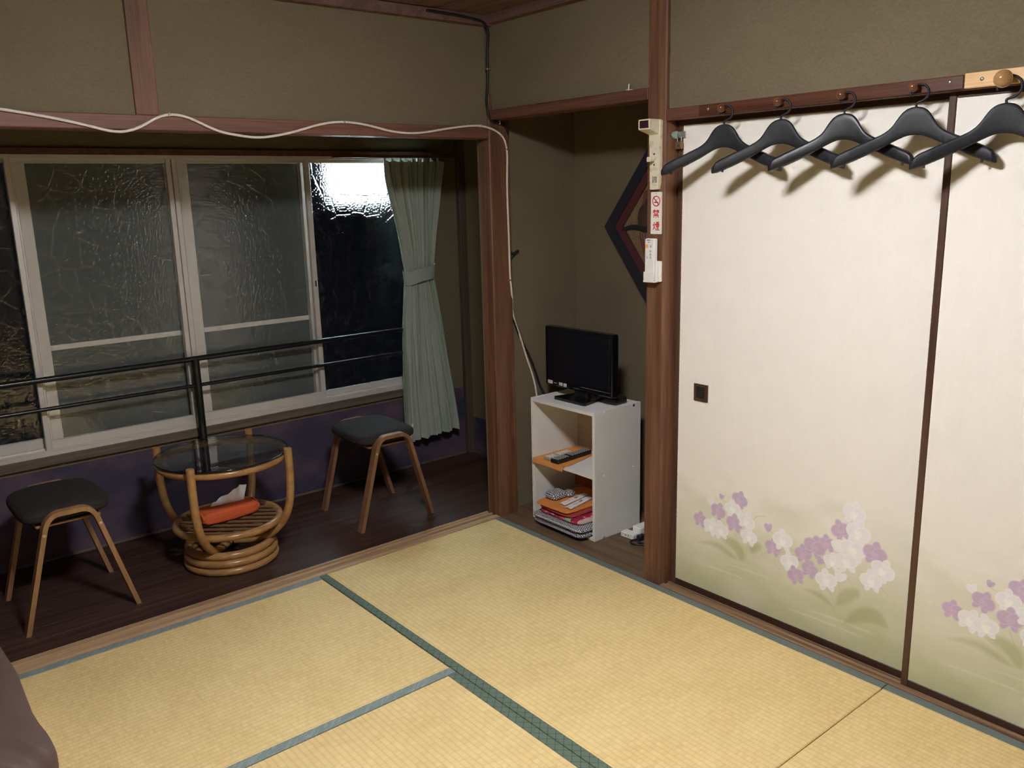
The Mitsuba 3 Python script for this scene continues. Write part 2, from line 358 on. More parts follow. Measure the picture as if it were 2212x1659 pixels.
obj('deck', B(XW - 0.08, 0.7, YN - 0.08, 0.1, CEIL + 0.021, CEIL + 0.05, 0), CEIL_WOOD, cl)
struct('ceiling_veranda', 'dark low wooden ceiling of the veranda', B(XW, 0.62, 0.082, 1.06, 1.99, 2.05, 0), CEIL_WOOD)

# posts, beams, trims
struct('trim_1', 'reddish brown beam over the veranda opening', B(XW, 0.0, 0.0, 0.104, 1.745, 1.794, 0.003), BEAM_WOOD)
struct('trim_2', 'reddish brown square post in the corner between veranda and alcove', B(0.0, 0.112, 0.0, 0.082, -0.02, 1.93, 0.004), POST_WOOD)
struct('trim_3', 'reddish brown square post with a dark knot between alcove and sliding doors', B(0.0, 0.12, -0.990, -0.905, -0.02, CEIL, 0.005), POST_WOOD)
struct('trim_4', 'reddish brown stud in the plaster above the veranda beam', B(-1.462, -1.388, 0.004, 0.03, 1.794, CEIL, 0.002), POST_WOOD)
struct('trim_5', 'dark reddish lintel across the top of the alcove', B(0.0, 0.09, -0.905, 0.0, 1.822, 1.862, 0.002), LINTEL_WOOD)
def lintel_profile():
    return [(0.0, 1.744), (0.028, 1.744), (0.028, 1.752), (0.052, 1.752), (0.052, 1.744), (0.058, 1.744), (0.058, 1.752), (0.082, 1.752), (0.082, 1.744), (0.11, 1.744), (0.11, 1.783), (0.0, 1.783)]
struct('trim_6', 'dark reddish grooved lintel above the sliding doors', extr(lintel_profile(), 'y', YN, -0.990), LINTEL_WOOD)
struct('trim_7', 'thin dark cornice under the ceiling on the veranda side', B(XW, 0.018, -0.026, 0.014, 2.200, CEIL, 0.002), CEIL_WOOD)
struct('trim_8', 'thin dark cornice under the ceiling on the sliding door side', cat(B(-0.026, 0.018, -0.905, -0.026, 2.205, CEIL, 0.002), B(-0.026, 0.018, YN, -0.990, 2.205, CEIL, 0.002)), CEIL_WOOD)
sill = [(0.0, -0.05), (0.104, -0.05), (0.104, 0.002), (0.092, 0.002), (0.092, -0.007), (0.070, -0.007), (0.070, 0.003), (0.058, 0.003), (0.058, -0.007), (0.036, -0.007), (0.036, 0.003), (0.0, 0.003)]
m = trimesh.creation.extrude_polygon(shapely.Polygon(sill), 2.92, engine='earcut')
v = np.array(m.vertices); m = trimesh.Trimesh(np.stack([v[:, 2] + XW, v[:, 0], v[:, 1]], 1), m.faces, process=False)
struct('trim_9', 'worn grooved wooden sill between the mats and the veranda floor', m, SILL_WOOD)
dsill = [(0.001, -0.05), (0.12, -0.05), (0.12, 0.002), (0.084, 0.002), (0.084, -0.004), (0.056, -0.004), (0.056, 0.002), (0.052, 0.002), (0.052, -0.004), (0.026, -0.004), (0.026, 0.003), (0.001, 0.003)]
struct('trim_10', 'worn grooved wooden sill under the sliding doors', extr(dsill, 'y', YN, -0.990), SILL_WOOD_Y)
struct('trim_11', 'thin post in the far corner of the veranda', B(0.502, XE, YW - 0.034, YW, 0.0, 1.99, 0.002), LEDGE_WOOD_Z)
struct('baseboard_window', 'thin wooden strip along the foot of the window wall', B(XW, 0.502, YW - 0.012, YW - 0.004, 0.0, 0.012, 0.002), LEDGE_WOOD)
struct('trim_12', 'wooden ledge under the veranda window', B(XW, 0.32, 0.930, YW + 0.10, 0.425, 0.464, 0.003), LEDGE_WOOD)
struct('trim_13', 'reddish wooden head strip above the window sashes', B(XW, 0.34, 0.935, 1.03, 1.713, 1.740, 0.002), LINTEL_WOOD)
struct('trim_14', 'aluminium outer frame of the veranda window', cat(
    B(-2.39, 0.288, 0.940, 1.032, 0.464, 0.486, 0.002), B(-2.39, 0.288, 0.938, 0.944, 0.484, 0.492, 0.001), B(-2.39, 0.288, 0.974, 0.979, 0.484, 0.494, 0.001),
    B(-2.39, 0.288, 0.944, 1.032, 1.698, 1.713, 0.001), B(0.262, 0.288, 0.944, 1.032, 0.486, 1.698, 0.001), B(-2.39, -2.364, 0.944, 1.032, 0.486, 1.698, 0.001)), ALU)

# ================================================================== window sashes
def ridges(x0, x1, z0, z1, y, seed):
    """The raised crackle lines of figured glass: half-round glass ridges along the borders of irregular cells."""
    r = np.random.default_rng(seed); s = 0.085
    gx, gz = np.meshgrid(np.arange(x0 - 2 * s, x1 + 2 * s, s), np.arange(z0 - 2 * s, z1 + 2 * s, s))
    pts = np.stack([gx.ravel(), gz.ravel()], 1) + r.uniform(-0.42, 0.42, (gx.size, 2)) * s
    vo = Voronoi(pts); out = []
    frame = shapely.box(x0, z0, x1, z1)
    a = np.linspace(0, PI, 7)
    for i, j in vo.ridge_vertices:
        if i < 0 or j < 0: continue
        ln = shapely.LineString(vo.vertices[[i, j]]).intersection(frame)
        if ln.is_empty or ln.geom_type != 'LineString' or ln.length < 0.006: continue
        c = np.array(ln.coords); t = np.linspace(0, 1, max(3, int(ln.length / 0.01)))[:, None]
        d = (c[1] - c[0]) / np.linalg.norm(c[1] - c[0]); nrm = np.array([-d[1], d[0]])
        q = c[0] * (1 - t) + c[1] * t + np.sin(t * PI * 1.5 + r.uniform(0, 6)) * nrm * 0.002
        w = 0.0055
        P = np.zeros((len(q), 7, 3))
        P[..., 0] = q[:, :1] + nrm[0] * np.cos(a) * w; P[..., 2] = q[:, 1:] + nrm[1] * np.cos(a) * w
        P[..., 1] = y - 0.0002 - 0.0019 * np.sin(a) * (0.8 + 0.2 * r.uniform(size=(len(q), 1)))
        out.append(grid_mesh(P))
    return out
def relief(xa, xb, za, zb, y, step, cell, A, seed, lines=True):
    """The pebbled face of figured glass as a fine sheet: small round bumps, and the raised crackle lines between large cells."""
    r = np.random.default_rng(seed)
    X, Z = np.meshgrid(np.linspace(xa, xb, int((xb - xa) / step)), np.linspace(za, zb, int((zb - za) / step)))
    q = np.stack([X.ravel(), Z.ravel()], 1)
    def seeds(s):
        gx, gz = np.meshgrid(np.arange(xa - 2 * s, xb + 2 * s, s), np.arange(za - 2 * s, zb + 2 * s, s))
        return np.stack([gx.ravel(), gz.ravel()], 1) + r.uniform(-0.40, 0.40, (gx.size, 2)) * s
    d, _ = cKDTree(seeds(cell)).query(q)
    h = A * (1 - (d / (0.62 * cell)) ** 2)
    if lines:
        d2, _ = cKDTree(seeds(0.095)).query(q, k=2)
        h = h + 0.0022 * np.exp(-((d2[:, 1] - d2[:, 0]) / 0.0055) ** 2)
    return np.stack([X, y - h.reshape(X.shape), Z], -1)
def sash(n, label, x0, x1, y0, y1, z0, z1, w, bot, pebble, lw=None):
    k = struct(f'window_{n}', label)
    lw = lw or w
    obj('stile', B(x0, x0 + lw, y0, y1, z0, z1, 0.002), ALU, k)
    obj('stile', B(x1 - w, x1, y0, y1, z0, z1, 0.002), ALU, k)
    obj('rail', B(x0 + lw, x1 - w, y0 + 0.002, y1 - 0.002, z1 - 0.018, z1, 0.0015), ALU, k)
    obj('rail', B(x0 + lw, x1 - w, y0 + 0.002, y1 - 0.002, z0, z0 + bot, 0.0015), ALU, k)
    ym = (y0 + y1) / 2
    xa, xb, za, zb = x0 + lw - 0.002, x1 - w + 0.002, z0 + bot - 0.002, z1 - 0.016
    if pebble:
        f = relief(xa, xb, za, zb, ym - 0.0022, 0.0020, 0.0090, 0.00115, n)
        ny_, nx_ = f.shape[:2]
        slab = grid_mesh(f)
        bk = np.array([[xa, ym + 0.002, za], [xb, ym + 0.002, za], [xb, ym + 0.002, zb], [xa, ym + 0.002, zb]])
        i = np.arange(ny_ * nx_).reshape(ny_, nx_)
        rim = np.r_[i[0, :], i[1:, -1], i[-1, -2::-1], i[-2:0:-1, 0]]
        V = np.vstack([f.reshape(-1, 3)[rim], f.reshape(-1, 3)[rim] * [1, 0, 1] + [0, ym + 0.002, 0]]); m_ = len(rim)
        j = np.arange(m_); l = (j + 1) % m_
        side = trimesh.Trimesh(V, np.vstack([np.stack([j, j + m_, l], 1), np.stack([l, j + m_, l + m_], 1)]), process=False)
        back = trimesh.Trimesh(bk, [[0, 2, 1], [0, 3, 2]], process=False)
        obj('pane', cat(slab, side, back), 'mat_pebble_glass', k, smooth=50, label='pebbled figured glass')
    else:
        f = relief(xa, xb, za, zb, ym, 0.0034, 0.0085, 0.00070, n, False)
        obj('pane', cat(grid_mesh(f), *ridges(xa, xb, za, zb, ym - 0.0003, n)), 'mat_pane', k, smooth=True, label='figured glass with raised crackle lines')
    return k
s1 = sash(1, 'leftmost dark window sash at the edge of the view', -2.364, -1.668, 0.984, 1.008, 0.490, 1.700, 0.024, 0.045, False)
s2 = sash(2, 'second window sash from the left with a screen behind it', -1.704, -1.0535, 0.948, 0.972, 0.488, 1.700, 0.022, 0.040, False)
s3 = sash(3, 'third window sash from the left beside the bright pane', -1.0505, -0.383, 0.948, 0.972, 0.488, 1.700, 0.026, 0.040, False, lw=0.022)
s4 = sash(4, 'rightmost window sash lit by the lamp outside, partly behind the curtain', -0.418, 0.262, 0.984, 1.008, 0.490, 1.700, 0.024, 0.030, True)
obj('latch', cat(B(-1.716, -1.700, 0.962, 0.984, 1.07, 1.10, 0.002), B(-1.722, -1.712, 0.966, 0.978, 1.082, 1.088, 0.001)), BLACK_METAL, s2)
obj('latch', B(-0.399, -0.393, 0.9455, 0.949, 1.075, 1.105, 0.001), BLACK_METAL, s3)
def screen(x0, x1, label):
    k = thing('window_screen', label, 'window screen')
    w = 0.048
    obj('stile', B(x0, x0 + w, 1.016, 1.030, 0.492, 1.698, 0.002), SCREEN_FRAME, k)
    obj('stile', B(x1 - 0.022, x1, 1.016, 1.030, 0.492, 1.698, 0.002), SCREEN_FRAME, k)
    obj('rail', B(x0 + w, x1 - 0.022, 1.017, 1.029, 1.680, 1.698, 0.0015), SCREEN_FRAME, k)
    obj('rail', B(x0 + w, x1 - 0.022, 1.017, 1.029, 0.901, 0.924, 0.0015), SCREEN_FRAME, k)
    obj('rail', B(x0 + w, x1 - 0.022, 1.017, 1.029, 0.492, 0.510, 0.0015), SCREEN_FRAME, k)
    obj('mesh', B(x0 + w, x1 - 0.022, 1.0225, 1.0235, 0.510, 1.680, 0), SCREEN_MESH, k)
screen(-1.667, -1.040, 'insect screen with pale frame behind the second sash from the left')
screen(-1.006, -0.392, 'insect screen with pale frame behind the third sash from the left')

# lamp outside, on a bracket on the outer wall
k = thing('outdoor_lamp', 'bright white lamp glowing outside the rightmost window pane', 'lamp')
obj('shade', RB(-0.06, 0.31, 1.26, 1.44, 1.475, 1.80, 0.06), mat('mat_outdoor_diffuser', [0.8, 0.8, 0.8], 0.5), k, smooth=40, emitter={'type': 'area', 'radiance': rgb(STREET_RGB)})
obj('bracket', sweep(spline([(0.14, 1.35, 1.79), (0.14, 1.35, 1.90), (0.14, 1.25, 1.97), (0.14, 1.061, 1.97)], 24), 0.014), BLACK_METAL, k, smooth=True)
obj('plate', B(0.08, 0.20, 1.0605, 1.070, 1.92, 2.02, 0.002), BLACK_METAL, k)

# handrail across the window
k = thing('handrail', 'black metal handrail with two bars in front of the veranda window', 'handrail')
obj('rail', cyl((-2.918, 0.9, 0.803), (0.30, 0.9, 0.803), 0.0125), BLACK_METAL, k, smooth=40)
obj('rail', cyl((-2.918, 0.9, 0.678), (0.30, 0.9, 0.678), 0.0085), BLACK_METAL, k, smooth=40)
obj('post', cat(cyl((-1.056, 0.9, 0.395), (-1.056, 0.9, 0.803), 0.018), cyl((-1.056, 0.9, 0.41), (-1.056, 0.953, 0.41), 0.010)), BLACK_METAL, k, smooth=40)
obj('bracket', cat(B(0.285, 0.305, 0.888, 0.954, 0.785, 0.822, 0.003), B(0.287, 0.303, 0.890, 0.954, 0.668, 0.690, 0.003)), BLACK_METAL, k)

# ================================================================== tatami mats
def mat_obj(x0, x1, y0, y1, along, heri, label, heri2=None):
    g = 0.0012
    x0, x1, y0, y1 = x0 + g, x1 - g, y0 + g, y1 - g
    k = thing('tatami_mat', label, 'tatami mat', 'tatami mats on the floor')
    w = 0.034
    if along == 'y':
        obj('rush_surface', B(x0 + 0.0004, x1 - 0.0004, y0, y1, -0.05, 0.0, 0.0025), TAT_Y, k)
        obj('border', B(x0, x0 + w, y0, y1, -0.03, 0.0014, 0.0016), heri, k)
        obj('border', B(x1 - w, x1, y0, y1, -0.03, 0.0014, 0.0016), heri2 or heri, k)
    else:
        obj('rush_surface', B(x0, x1, y0 + 0.0004, y1 - 0.0004, -0.05, 0.0, 0.0025), TAT_X, k)
        obj('border', B(x0, x1, y0, y0 + w, -0.03, 0.0014, 0.0016), heri, k)
        obj('border', B(x0, x1, y1 - w, y1, -0.03, 0.0014, 0.0016), heri, k)
Wt = 0.955
mat_obj(-Wt, 0, -2 * Wt, 0, 'y', HERI, 'straw tatami mat lying along the alcove and the first sliding door', HERI_EDGE)
mat_obj(-Wt, 0, -4 * Wt - 0.03, -2 * Wt, 'y', HERI, 'straw tatami mat in the lower right corner beside the second sliding door', HERI_EDGE)
mat_obj(-3 * Wt - 0.05, -Wt, -Wt, 0, 'x', HERI_PLAIN, 'straw tatami mat along the veranda sill with grey green borders')
mat_obj(-2 * Wt, -Wt, -3 * Wt, -Wt, 'y', HERI, 'straw tatami mat at the bottom centre of the photo')
mat_obj(-3 * Wt - 0.05, -2 * Wt, -3 * Wt, -Wt, 'y', HERI, 'straw tatami mat in the lower left beyond the bedding')
mat_obj(-3 * Wt - 0.05, -Wt, -4 * Wt - 0.03, -3 * Wt, 'x', HERI_PLAIN, 'straw tatami mat under the camera at the rear wall')

# ================================================================== sliding doors with the orchid print
FLOWERS = [('pb', .224, .415, .013), ('p', .302, .423, .029), ('wb', .177, .385, .017), ('w', .274, .382, .030), ('p', .211, .355, .029), ('p', .131, .300, .027), ('p', .283, .329, .031),
    ('w', .182, .286, .031), ('w', .223, .284, .031), ('w', .334, .352, .031), ('w', .346, .296, .030), ('pb', .423, .355, .019), ('p', .446, .288, .029), ('w', .481, .325, .034),
    ('w', .512, .256, .031), ('p', .537, .214, .029), ('p', .589, .253, .028), ('p', .562, .301, .029), ('p', .645, .363, .028), ('p', .602, .339, .035), ('pb', .627, .298, .018), ('p', .691, .424, .031),
    ('w', .733, .495, .034), ('w', .750, .433, .036), ('wb', .682, .370, .024), ('w', .734, .372, .039), ('w', .668, .308, .027), ('w', .715, .326, .035), ('wb', .699, .268, .024),
    ('w', .650, .236, .034), ('p', .809, .381, .035), ('w', .838, .334, .034), ('w', .802, .287, .032)]
LEAVES = [[(.306, .189), (.263, .224), (.209, .238), (.159, .228), (.117, .203), (.164, .204), (.217, .201), (.255, .192)],
    [(.222, .252), (.27, .275), (.31, .262), (.332, .236), (.336, .199), (.321, .188), (.283, .214), (.249, .233)],
    [(.351, .237), (.346, .26), (.362, .28), (.383, .289), (.401, .285), (.404, .271), (.387, .246), (.368, .233)],
    [(.686, .148), (.662, .175), (.632, .19), (.599, .188), (.562, .175), (.596, .165), (.634, .157), (.664, .15)],
    [(.689, .153), (.687, .192), (.702, .222), (.739, .246), (.77, .244), (.775, .228), (.753, .195), (.723, .17)],
    [(.714, .101), (.732, .144), (.761, .18), (.794, .2), (.827, .202), (.858, .183), (.87, .147), (.831, .141), (.782, .128)]]
STEMS = [[(.307, .19), (.25, .235), (.205, .262)], [(.336, .19), (.340, .24), (.345, .275)], [(.283, .30), (.300, .26), (.325, .20)], [(.224, .405), (.25, .395), (.27, .39)],
    [(.36, .36), (.385, .385), (.41, .39)], [(.37, .31), (.39, .27), (.405, .25)], [(.43, .345), (.455, .335), (.475, .33)], [(.43, .265), (.41, .25), (.40, .24)], [(.47, .27), (.455, .25), (.46, .225), (.475, .215)],
    [(.50, .31), (.53, .30), (.56, .30)], [(.69, .155), (.675, .185), (.655, .215)], [(.69, .155), (.70, .20), (.695, .25)], [(.71, .28), (.735, .26), (.745, .245)], [(.83, .28), (.85, .265), (.86, .255)],
    [(.76, .41), (.785, .395), (.80, .385)], [(.72, .10), (.69, .13), (.68, .15)]]
SILVER = [(.10, .36, .121), (.24, .47, .160), (.50, .80, .080), (.58, .84, .105)]
def print_colours(s, z):
    """The printed picture of a door's paper in panel metres: cream paper, green tint, mist lines, leaves, stems, orchids."""
    n1 = meshkit.fbm(np.stack([s * 6, z * 14, s * 0 + 2], -1), 3)
    n2 = meshkit.noise(np.stack([s * 300, z * 300, s * 0], -1))
    C = np.broadcast_to(np.array([.800, .760, .690]), s.shape + (3,)).copy()
    def lay(col, a):
        nonlocal C
        C = C * (1 - a[..., None]) + np.asarray(col) * a[..., None]
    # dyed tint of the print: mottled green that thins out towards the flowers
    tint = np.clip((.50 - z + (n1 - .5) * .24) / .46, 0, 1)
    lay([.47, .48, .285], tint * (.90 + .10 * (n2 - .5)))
    for a, b, zz in SILVER:
        w = np.exp(-((z - zz - .006 * np.sin((s - a) * 9)) / .0035) ** 2) * np.clip((s - a) / .05, 0, 1) * np.clip((b - s) / .05, 0, 1)
        lay([.70, .70, .54], w * (.25 + .45 * n2))
    P = np.stack([s, z], -1)
    for i, L in enumerate(LEAVES):
        poly = shapely.Polygon(np.array(spline(L + [L[0]], 50))).buffer(0)
        x0, y0, x1, y1 = poly.bounds
        ok = (s > x0) & (s < x1) & (z > y0) & (z < y1)
        pts = shapely.points(P[ok]); d = np.where(shapely.contains(poly, pts), shapely.distance(poly.boundary, pts), 0)
        a = np.zeros(s.shape); a[ok] = np.clip(d / .016, 0, 1) ** .7
        lay([.37, .39, .185], a * (.42 + .30 * n1))
    for st in STEMS:
        ln = shapely.LineString(spline(st, 14)); x0, y0, x1, y1 = ln.bounds
        ok = (s > x0 - .01) & (s < x1 + .01) & (z > y0 - .01) & (z < y1 + .01)
        d = shapely.distance(ln, shapely.points(P[ok])); a = np.zeros(s.shape); a[ok] = np.clip(1.4 - d / .0016, 0, 1)
        lay([.50, .47, .30], a * .55)
    r = np.random.default_rng(3)
    for kind, fs, fz, R in FLOWERS:
        th = r.uniform(-.45, .45); R = R * 1.15
        ok = (np.abs(s - fs) < 1.25 * R) & (np.abs(z - fz) < 1.25 * R)
        X, Z = (s[ok] - fs) / R, (z[ok] - fz) / R
        X, Z = X * math.cos(th) + Z * math.sin(th), -X * math.sin(th) + Z * math.cos(th)
        def petal(cx, cz, rx, rz, t):
            u, w = X - cx, Z - cz
            u, w = u * math.cos(t) + w * math.sin(t), -u * math.sin(t) + w * math.cos(t)
            return np.sqrt((u / rx) ** 2 + (w / rz) ** 2)
        purple = kind[0] == 'p'
        body, edge, lip = ([.530, .410, .560], [.640, .525, .640], [.590, .450, .590]) if purple else ([.800, .790, .815], [.870, .860, .860], [.880, .865, .840])
        parts = [(0, .60, .34, .46, 0), (-.36, -.58, .28, .42, -.5), (.36, -.58, .28, .42, .5), (-.40, .02, .62, .60, .25), (.40, .02, .62, .60, -.25)] if len(kind) == 1 else [(-.3, .0, .45, .62, .3), (.3, .05, .42, .66, -.35), (0, -.25, .5, .6, 0)]
        for q in parts:
            d = petal(*q)
            ins = np.clip((1.04 - d) / .09, 0, 1); e = np.exp(-((d - .93) / .07) ** 2)
            c = np.asarray(body) * (1 - e[:, None]) + np.asarray(edge) * e[:, None]
            a = np.zeros(s.shape); a[ok] = ins * .93
            full = np.zeros(s.shape + (3,)); full[ok] = c
            C = C * (1 - a[..., None]) + full * a[..., None]
        if len(kind) == 1:
            for q in [(-.15, -.10, .20, .22, 0), (.15, -.10, .20, .22, 0), (0, -.34, .20, .28, 0)]:
                d = petal(*q); e = np.exp(-((d - .92) / .12) ** 2) if purple else 0 * d
                a = np.zeros(s.shape); a[ok] = np.clip((1.04 - d) / .12, 0, 1) * .85
                full = np.zeros(s.shape + (3,)); full[ok] = np.asarray(lip) * (1 - e[:, None]) + np.asarray(edge) * e[:, None]
                C = C * (1 - a[..., None]) + full * a[..., None]
    return C * (0.985 + 0.03 * n2[..., None])
def door(n, label, ya, yb, x, st_far, s_off, pull):
    """A framed paper door from y=ya (far end) to yb (near end), its front face at x."""
    k = struct(f'door_{n}', label)
    z0, z1, w = -0.003, 1.7505, 0.021
    obj('stile', B(x, x + 0.021, ya - w, ya, z0, z1, 0.0025), DARK_WOOD, k)
    obj('stile', B(x, x + 0.021, yb, yb + w, z0, z1, 0.0025), DARK_WOOD, k)
    obj('rail', B(x + 0.001, x + 0.020, yb + w, ya - w, z0, 0.024, 0.002), DARK_WOOD_Y, k)
    obj('rail', B(x + 0.001, x + 0.020, yb + w, ya - w, 1.728, z1, 0.002), DARK_WOOD_Y, k)
    y_in0, y_in1 = ya - w, yb + w
    ny = int((y_in0 - y_in1) / 0.0021) + 1
    zz = np.r_[np.arange(0.022, 0.56, 0.0021), np.linspace(0.565, 1.730, 24)]
    yy = np.linspace(y_in0, y_in1, ny)
    Y, Z = np.meshgrid(yy, zz)
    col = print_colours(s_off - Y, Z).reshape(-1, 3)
    P = np.stack([np.full(Y.shape, x + 0.003), Y, Z], -1)
    g = grid_mesh(P)
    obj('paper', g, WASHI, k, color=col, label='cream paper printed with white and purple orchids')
    obj('core', B(x + 0.0034, x + 0.018, y_in1, y_in0, 0.022, 1.730, 0), WHITE_PAPER, k)
    if pull:
        py0, py1, pz0, pz1 = pull
        outer = shapely.box(py1, pz0, py0, pz1); inner = shapely.box(py1 + 0.016, pz0 + 0.014, py0 - 0.015, pz1 - 0.014).buffer(0.004)
        kk = obj('pull', extr(outer.difference(inner), 'x', x - 0.002, x + 0.0034), PULL_WOOD, k, label='dark rectangular finger pull')
        obj('cup', extr(inner, 'x', x + 0.001, x + 0.0034), PULL_CUP, kk)
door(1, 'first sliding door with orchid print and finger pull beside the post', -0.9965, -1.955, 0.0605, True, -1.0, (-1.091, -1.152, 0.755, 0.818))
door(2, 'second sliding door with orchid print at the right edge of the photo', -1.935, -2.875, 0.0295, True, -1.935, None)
struct('wall_closet', 'dark back of the closet behind the sliding doors', B(0.60, 0.64, YN, -0.985, -0.05, CEIL, 0), PLASTER)

# ================================================================== ceiling light of the room (outside the view)
k = thing('ceiling_light', 'round white ceiling light in the middle of the room', 'ceiling light')
prof = [(0.0, -0.078), (0.08, -0.076), (0.130, -0.068), (0.158, -0.052), (0.168, -0.032), (0.168, -0.016), (0.0, -0.016)]
dome = trimesh.creation.revolve(np.array(prof[::-1]), sections=48)
dome.apply_translation([-1.46, -1.86, CEIL])
if dome.volume < 0: dome.invert()
obj('diffuser', dome, mat('mat_lamp_diffuser', [0.8, 0.8, 0.8], 0.5), k, smooth=40, emitter={'type': 'area', 'radiance': rgb(LAMP_RGB)})
obj('base', cyl((-1.46, -1.86, CEIL - 0.0155), (-1.46, -1.86, CEIL - 0.0005), 0.17, 48), WHITE_PLASTIC, k, smooth=40)

# ================================================================== rattan table with glass top
TC = np.array([-1.148, 0.425])
k = thing('side_table', 'round rattan table with glass top and slatted shelf between the stools', 'table')
for i, a in enumerate([225, 315, 45, 135]):
    d = np.array([math.cos(math.radians(a)), math.sin(math.radians(a))])
    rz = [(0.287, 0.494), (0.288, 0.42), (0.286, 0.34), (0.278, 0.27), (0.255, 0.20), (0.215, 0.145), (0.165, 0.108), (0.10, 0.090), (0.02, 0.085)]
    path = spline([(TC[0] + d[0] * r, TC[1] + d[1] * r, z) for r, z in rz], 44)
    leg = obj('leg', sweep(path, 0.0168, 16), RATTAN, k, smooth=40)
    obj('cap', cyl(path[0] + [0, 0, 0.0002], path[0] + [0, 0, 0.004], 0.0160, 16), KNOB_PINE, leg, smooth=40)
obj('top_ring', ring((*TC, 0.457), 0.254, 0.0155), RATTAN, k, smooth=True)
gl = trimesh.creation.cylinder(radius=0.266, height=0.006, sections=96); gl.apply_translation([*TC, 0.4765])
obj('glass_top', gl, 'mat_smoke_glass', k, smooth=30, label='smoked round glass top')
obj('glass_edge', ring((*TC, 0.4765), 0.2672, 0.0032, 96, 8), BLACK_GLOSS, k, smooth=True, label='dark rim of the glass')
obj('shelf_ring', ring((*TC, 0.178), 0.212, 0.0155), RATTAN, k, smooth=True)
sd = np.array([math.cos(math.radians(-40)), math.sin(math.radians(-40))]); sn = np.array([-sd[1], sd[0]])
for i in range(9):
    o = (i - 4) * 0.043
    L = math.sqrt(max(0.212 ** 2 - o * o, 0)) - 0.002
    c = TC + sn * o
    obj('slat', cyl((*(c - sd * L), 0.184), (*(c + sd * L), 0.184), 0.0065, 10), SLAT, k, smooth=40)
obj('cross_bar', cyl((*(TC - sn * 0.20), 0.168), (*(TC + sn * 0.20), 0.168), 0.009, 10), SLAT, k, smooth=40)
for R, z in ((0.180, 0.0168), (0.178, 0.0500), (0.172, 0.0830)):
    obj('base_ring', ring((*TC, z), R, 0.0168), RATTAN, k, smooth=True)

# orange tissue box cover on the shelf
k = thing('tissue_box', 'orange cloth covered tissue box on the shelf of the rattan table', 'tissue box')
def wrinkle(P):
    n = meshkit.fbm(np.stack([P[:, 0] * 30, P[:, 1] * 60, P[:, 2] * 60], -1), 3) - 0.5
    L = np.linalg.norm(P, axis=1, keepdims=True)
    return P + P / np.maximum(L, 1e-6) * n[:, None] * 0.010
cov = pillow((0, 0, 0.0), (0.123, 0.058, 0.028), 0.22, 60, wrinkle)
cov.apply_transform(rot(math.radians(3), [0, 0, 1])); cov.apply_translation([-1.150, 0.425, 0.2195])
obj('cover', cov, ORANGE_CLOTH, k, smooth=True)
for s in (-1, 1):
    a = np.linspace(0, 2 * PI, 40, endpoint=False)
    P = np.stack([np.full(40, s * 0.121), 0.046 * np.cos(a) * (1 + .08 * np.sin(7 * a)), 0.019 * np.sin(a)], 1)
    m_ = sweep(P, 0.0055, 8, True); m_.apply_transform(rot(math.radians(3), [0, 0, 1])); m_.apply_translation([-1.150, 0.425, 0.221])
    obj('gather', m_, ORANGE_CLOTH, k, smooth=True)
uu, vv = np.meshgrid(np.linspace(0, 1, 26), np.linspace(0, 1, 20))
tx = -0.085 + 0.150 * uu + 0.018 * vv
tz = 0.016 + vv * (0.024 + 0.050 * np.sin(np.clip(uu * 1.12, 0, 1) * PI * 0.62) ** 1.6)
ty = 0.010 + 0.012 * np.sin(uu * 9) * vv - 0.020 * vv * np.sin(uu * PI) + 0.006 * np.sin(uu * 21 + vv * 3) * vv
t1 = grid_mesh(np.stack([tx, ty, tz], -1)); t2 = grid_mesh(np.stack([tx, ty + 0.0012, tz], -1)[::-1])
tis = cat(t1, t2); tis.apply_translation([-1.135, 0.425, 0.226])
obj('tissue', tis, TISSUE, k, smooth=True, label='white tissue pulled up through the slot')

# ================================================================== stools
def stool(cx, cy, label, wood_m, yaw):
    k = thing('stool', label, 'stool', 'two stools on the veranda')
    M = tr([cx, cy, 0]) @ rot(yaw, [0, 0, 1])
    def u_frame(y):
        hb, ht, H, r = 0.191, 0.086, 0.437, 0.055
        th = math.atan2(H - 0.0095 - r, hb - ht - r * 0.35)
        foot, knee = np.array([-hb, 0.0]), np.array([-ht - 0.004, H - 0.062])
        d = (knee - foot) / np.linalg.norm(knee - foot)
        top = np.array([-ht + 0.050, H - 0.0095])
        t = np.linspace(0, 1, 16)[:, None]
        ctl = knee + d * 0.054
        arc = (1 - t) ** 2 * knee + 2 * t * (1 - t) * ctl + t ** 2 * top
        left = np.vstack([foot - d * 0.02, arc])
        q = np.vstack([left, left[::-1] * [-1, 1]])
        poly = shapely.LineString(q).buffer(0.0085, cap_style='flat').intersection(shapely.box(-1, 0, 1, 1))
        f = extr(poly, 'y', y - 0.020, y + 0.020)
        return f, q
    for y in (-0.192, 0.188):
        f, q = u_frame(y)
        lg = obj('leg_frame', xf(f, M), wood_m, k, smooth=25)
        for x, z in ((-0.0945, 0.360), (0.0945, 0.360)):
            sy = -1 if y < 0 else 1
            obj('screw', xf(cyl((x, y + sy * 0.019, z), (x, y + sy * 0.0225, z), 0.0055, 14), M), SCREW, lg, smooth=40)
    def dome(P):
        P = P.copy(); P[:, 2] += 0.008 * (1 - (P[:, 0] / 0.15) ** 2) * (P[:, 2] > 0)
        return P
    obj('seat', xf(pillow((0, -0.002, 0.414), (0.156, 0.180, 0.031), 0.40, 48, dome), M), STOOL_SEAT, k, smooth=True)
    obj('seat_board', xf(B(-0.110, 0.110, -0.166, 0.162, 0.374, 0.384, 0.003), M), wood_m, k)
stool(-1.776, 0.470, 'bent wood stool with dark cushion at the left edge of the photo', STOOL_WOOD, 0.0)
stool(-0.392, 0.482, 'darker bent wood stool with dark cushion beside the green curtain', STOOL_WOOD_D, -0.03)

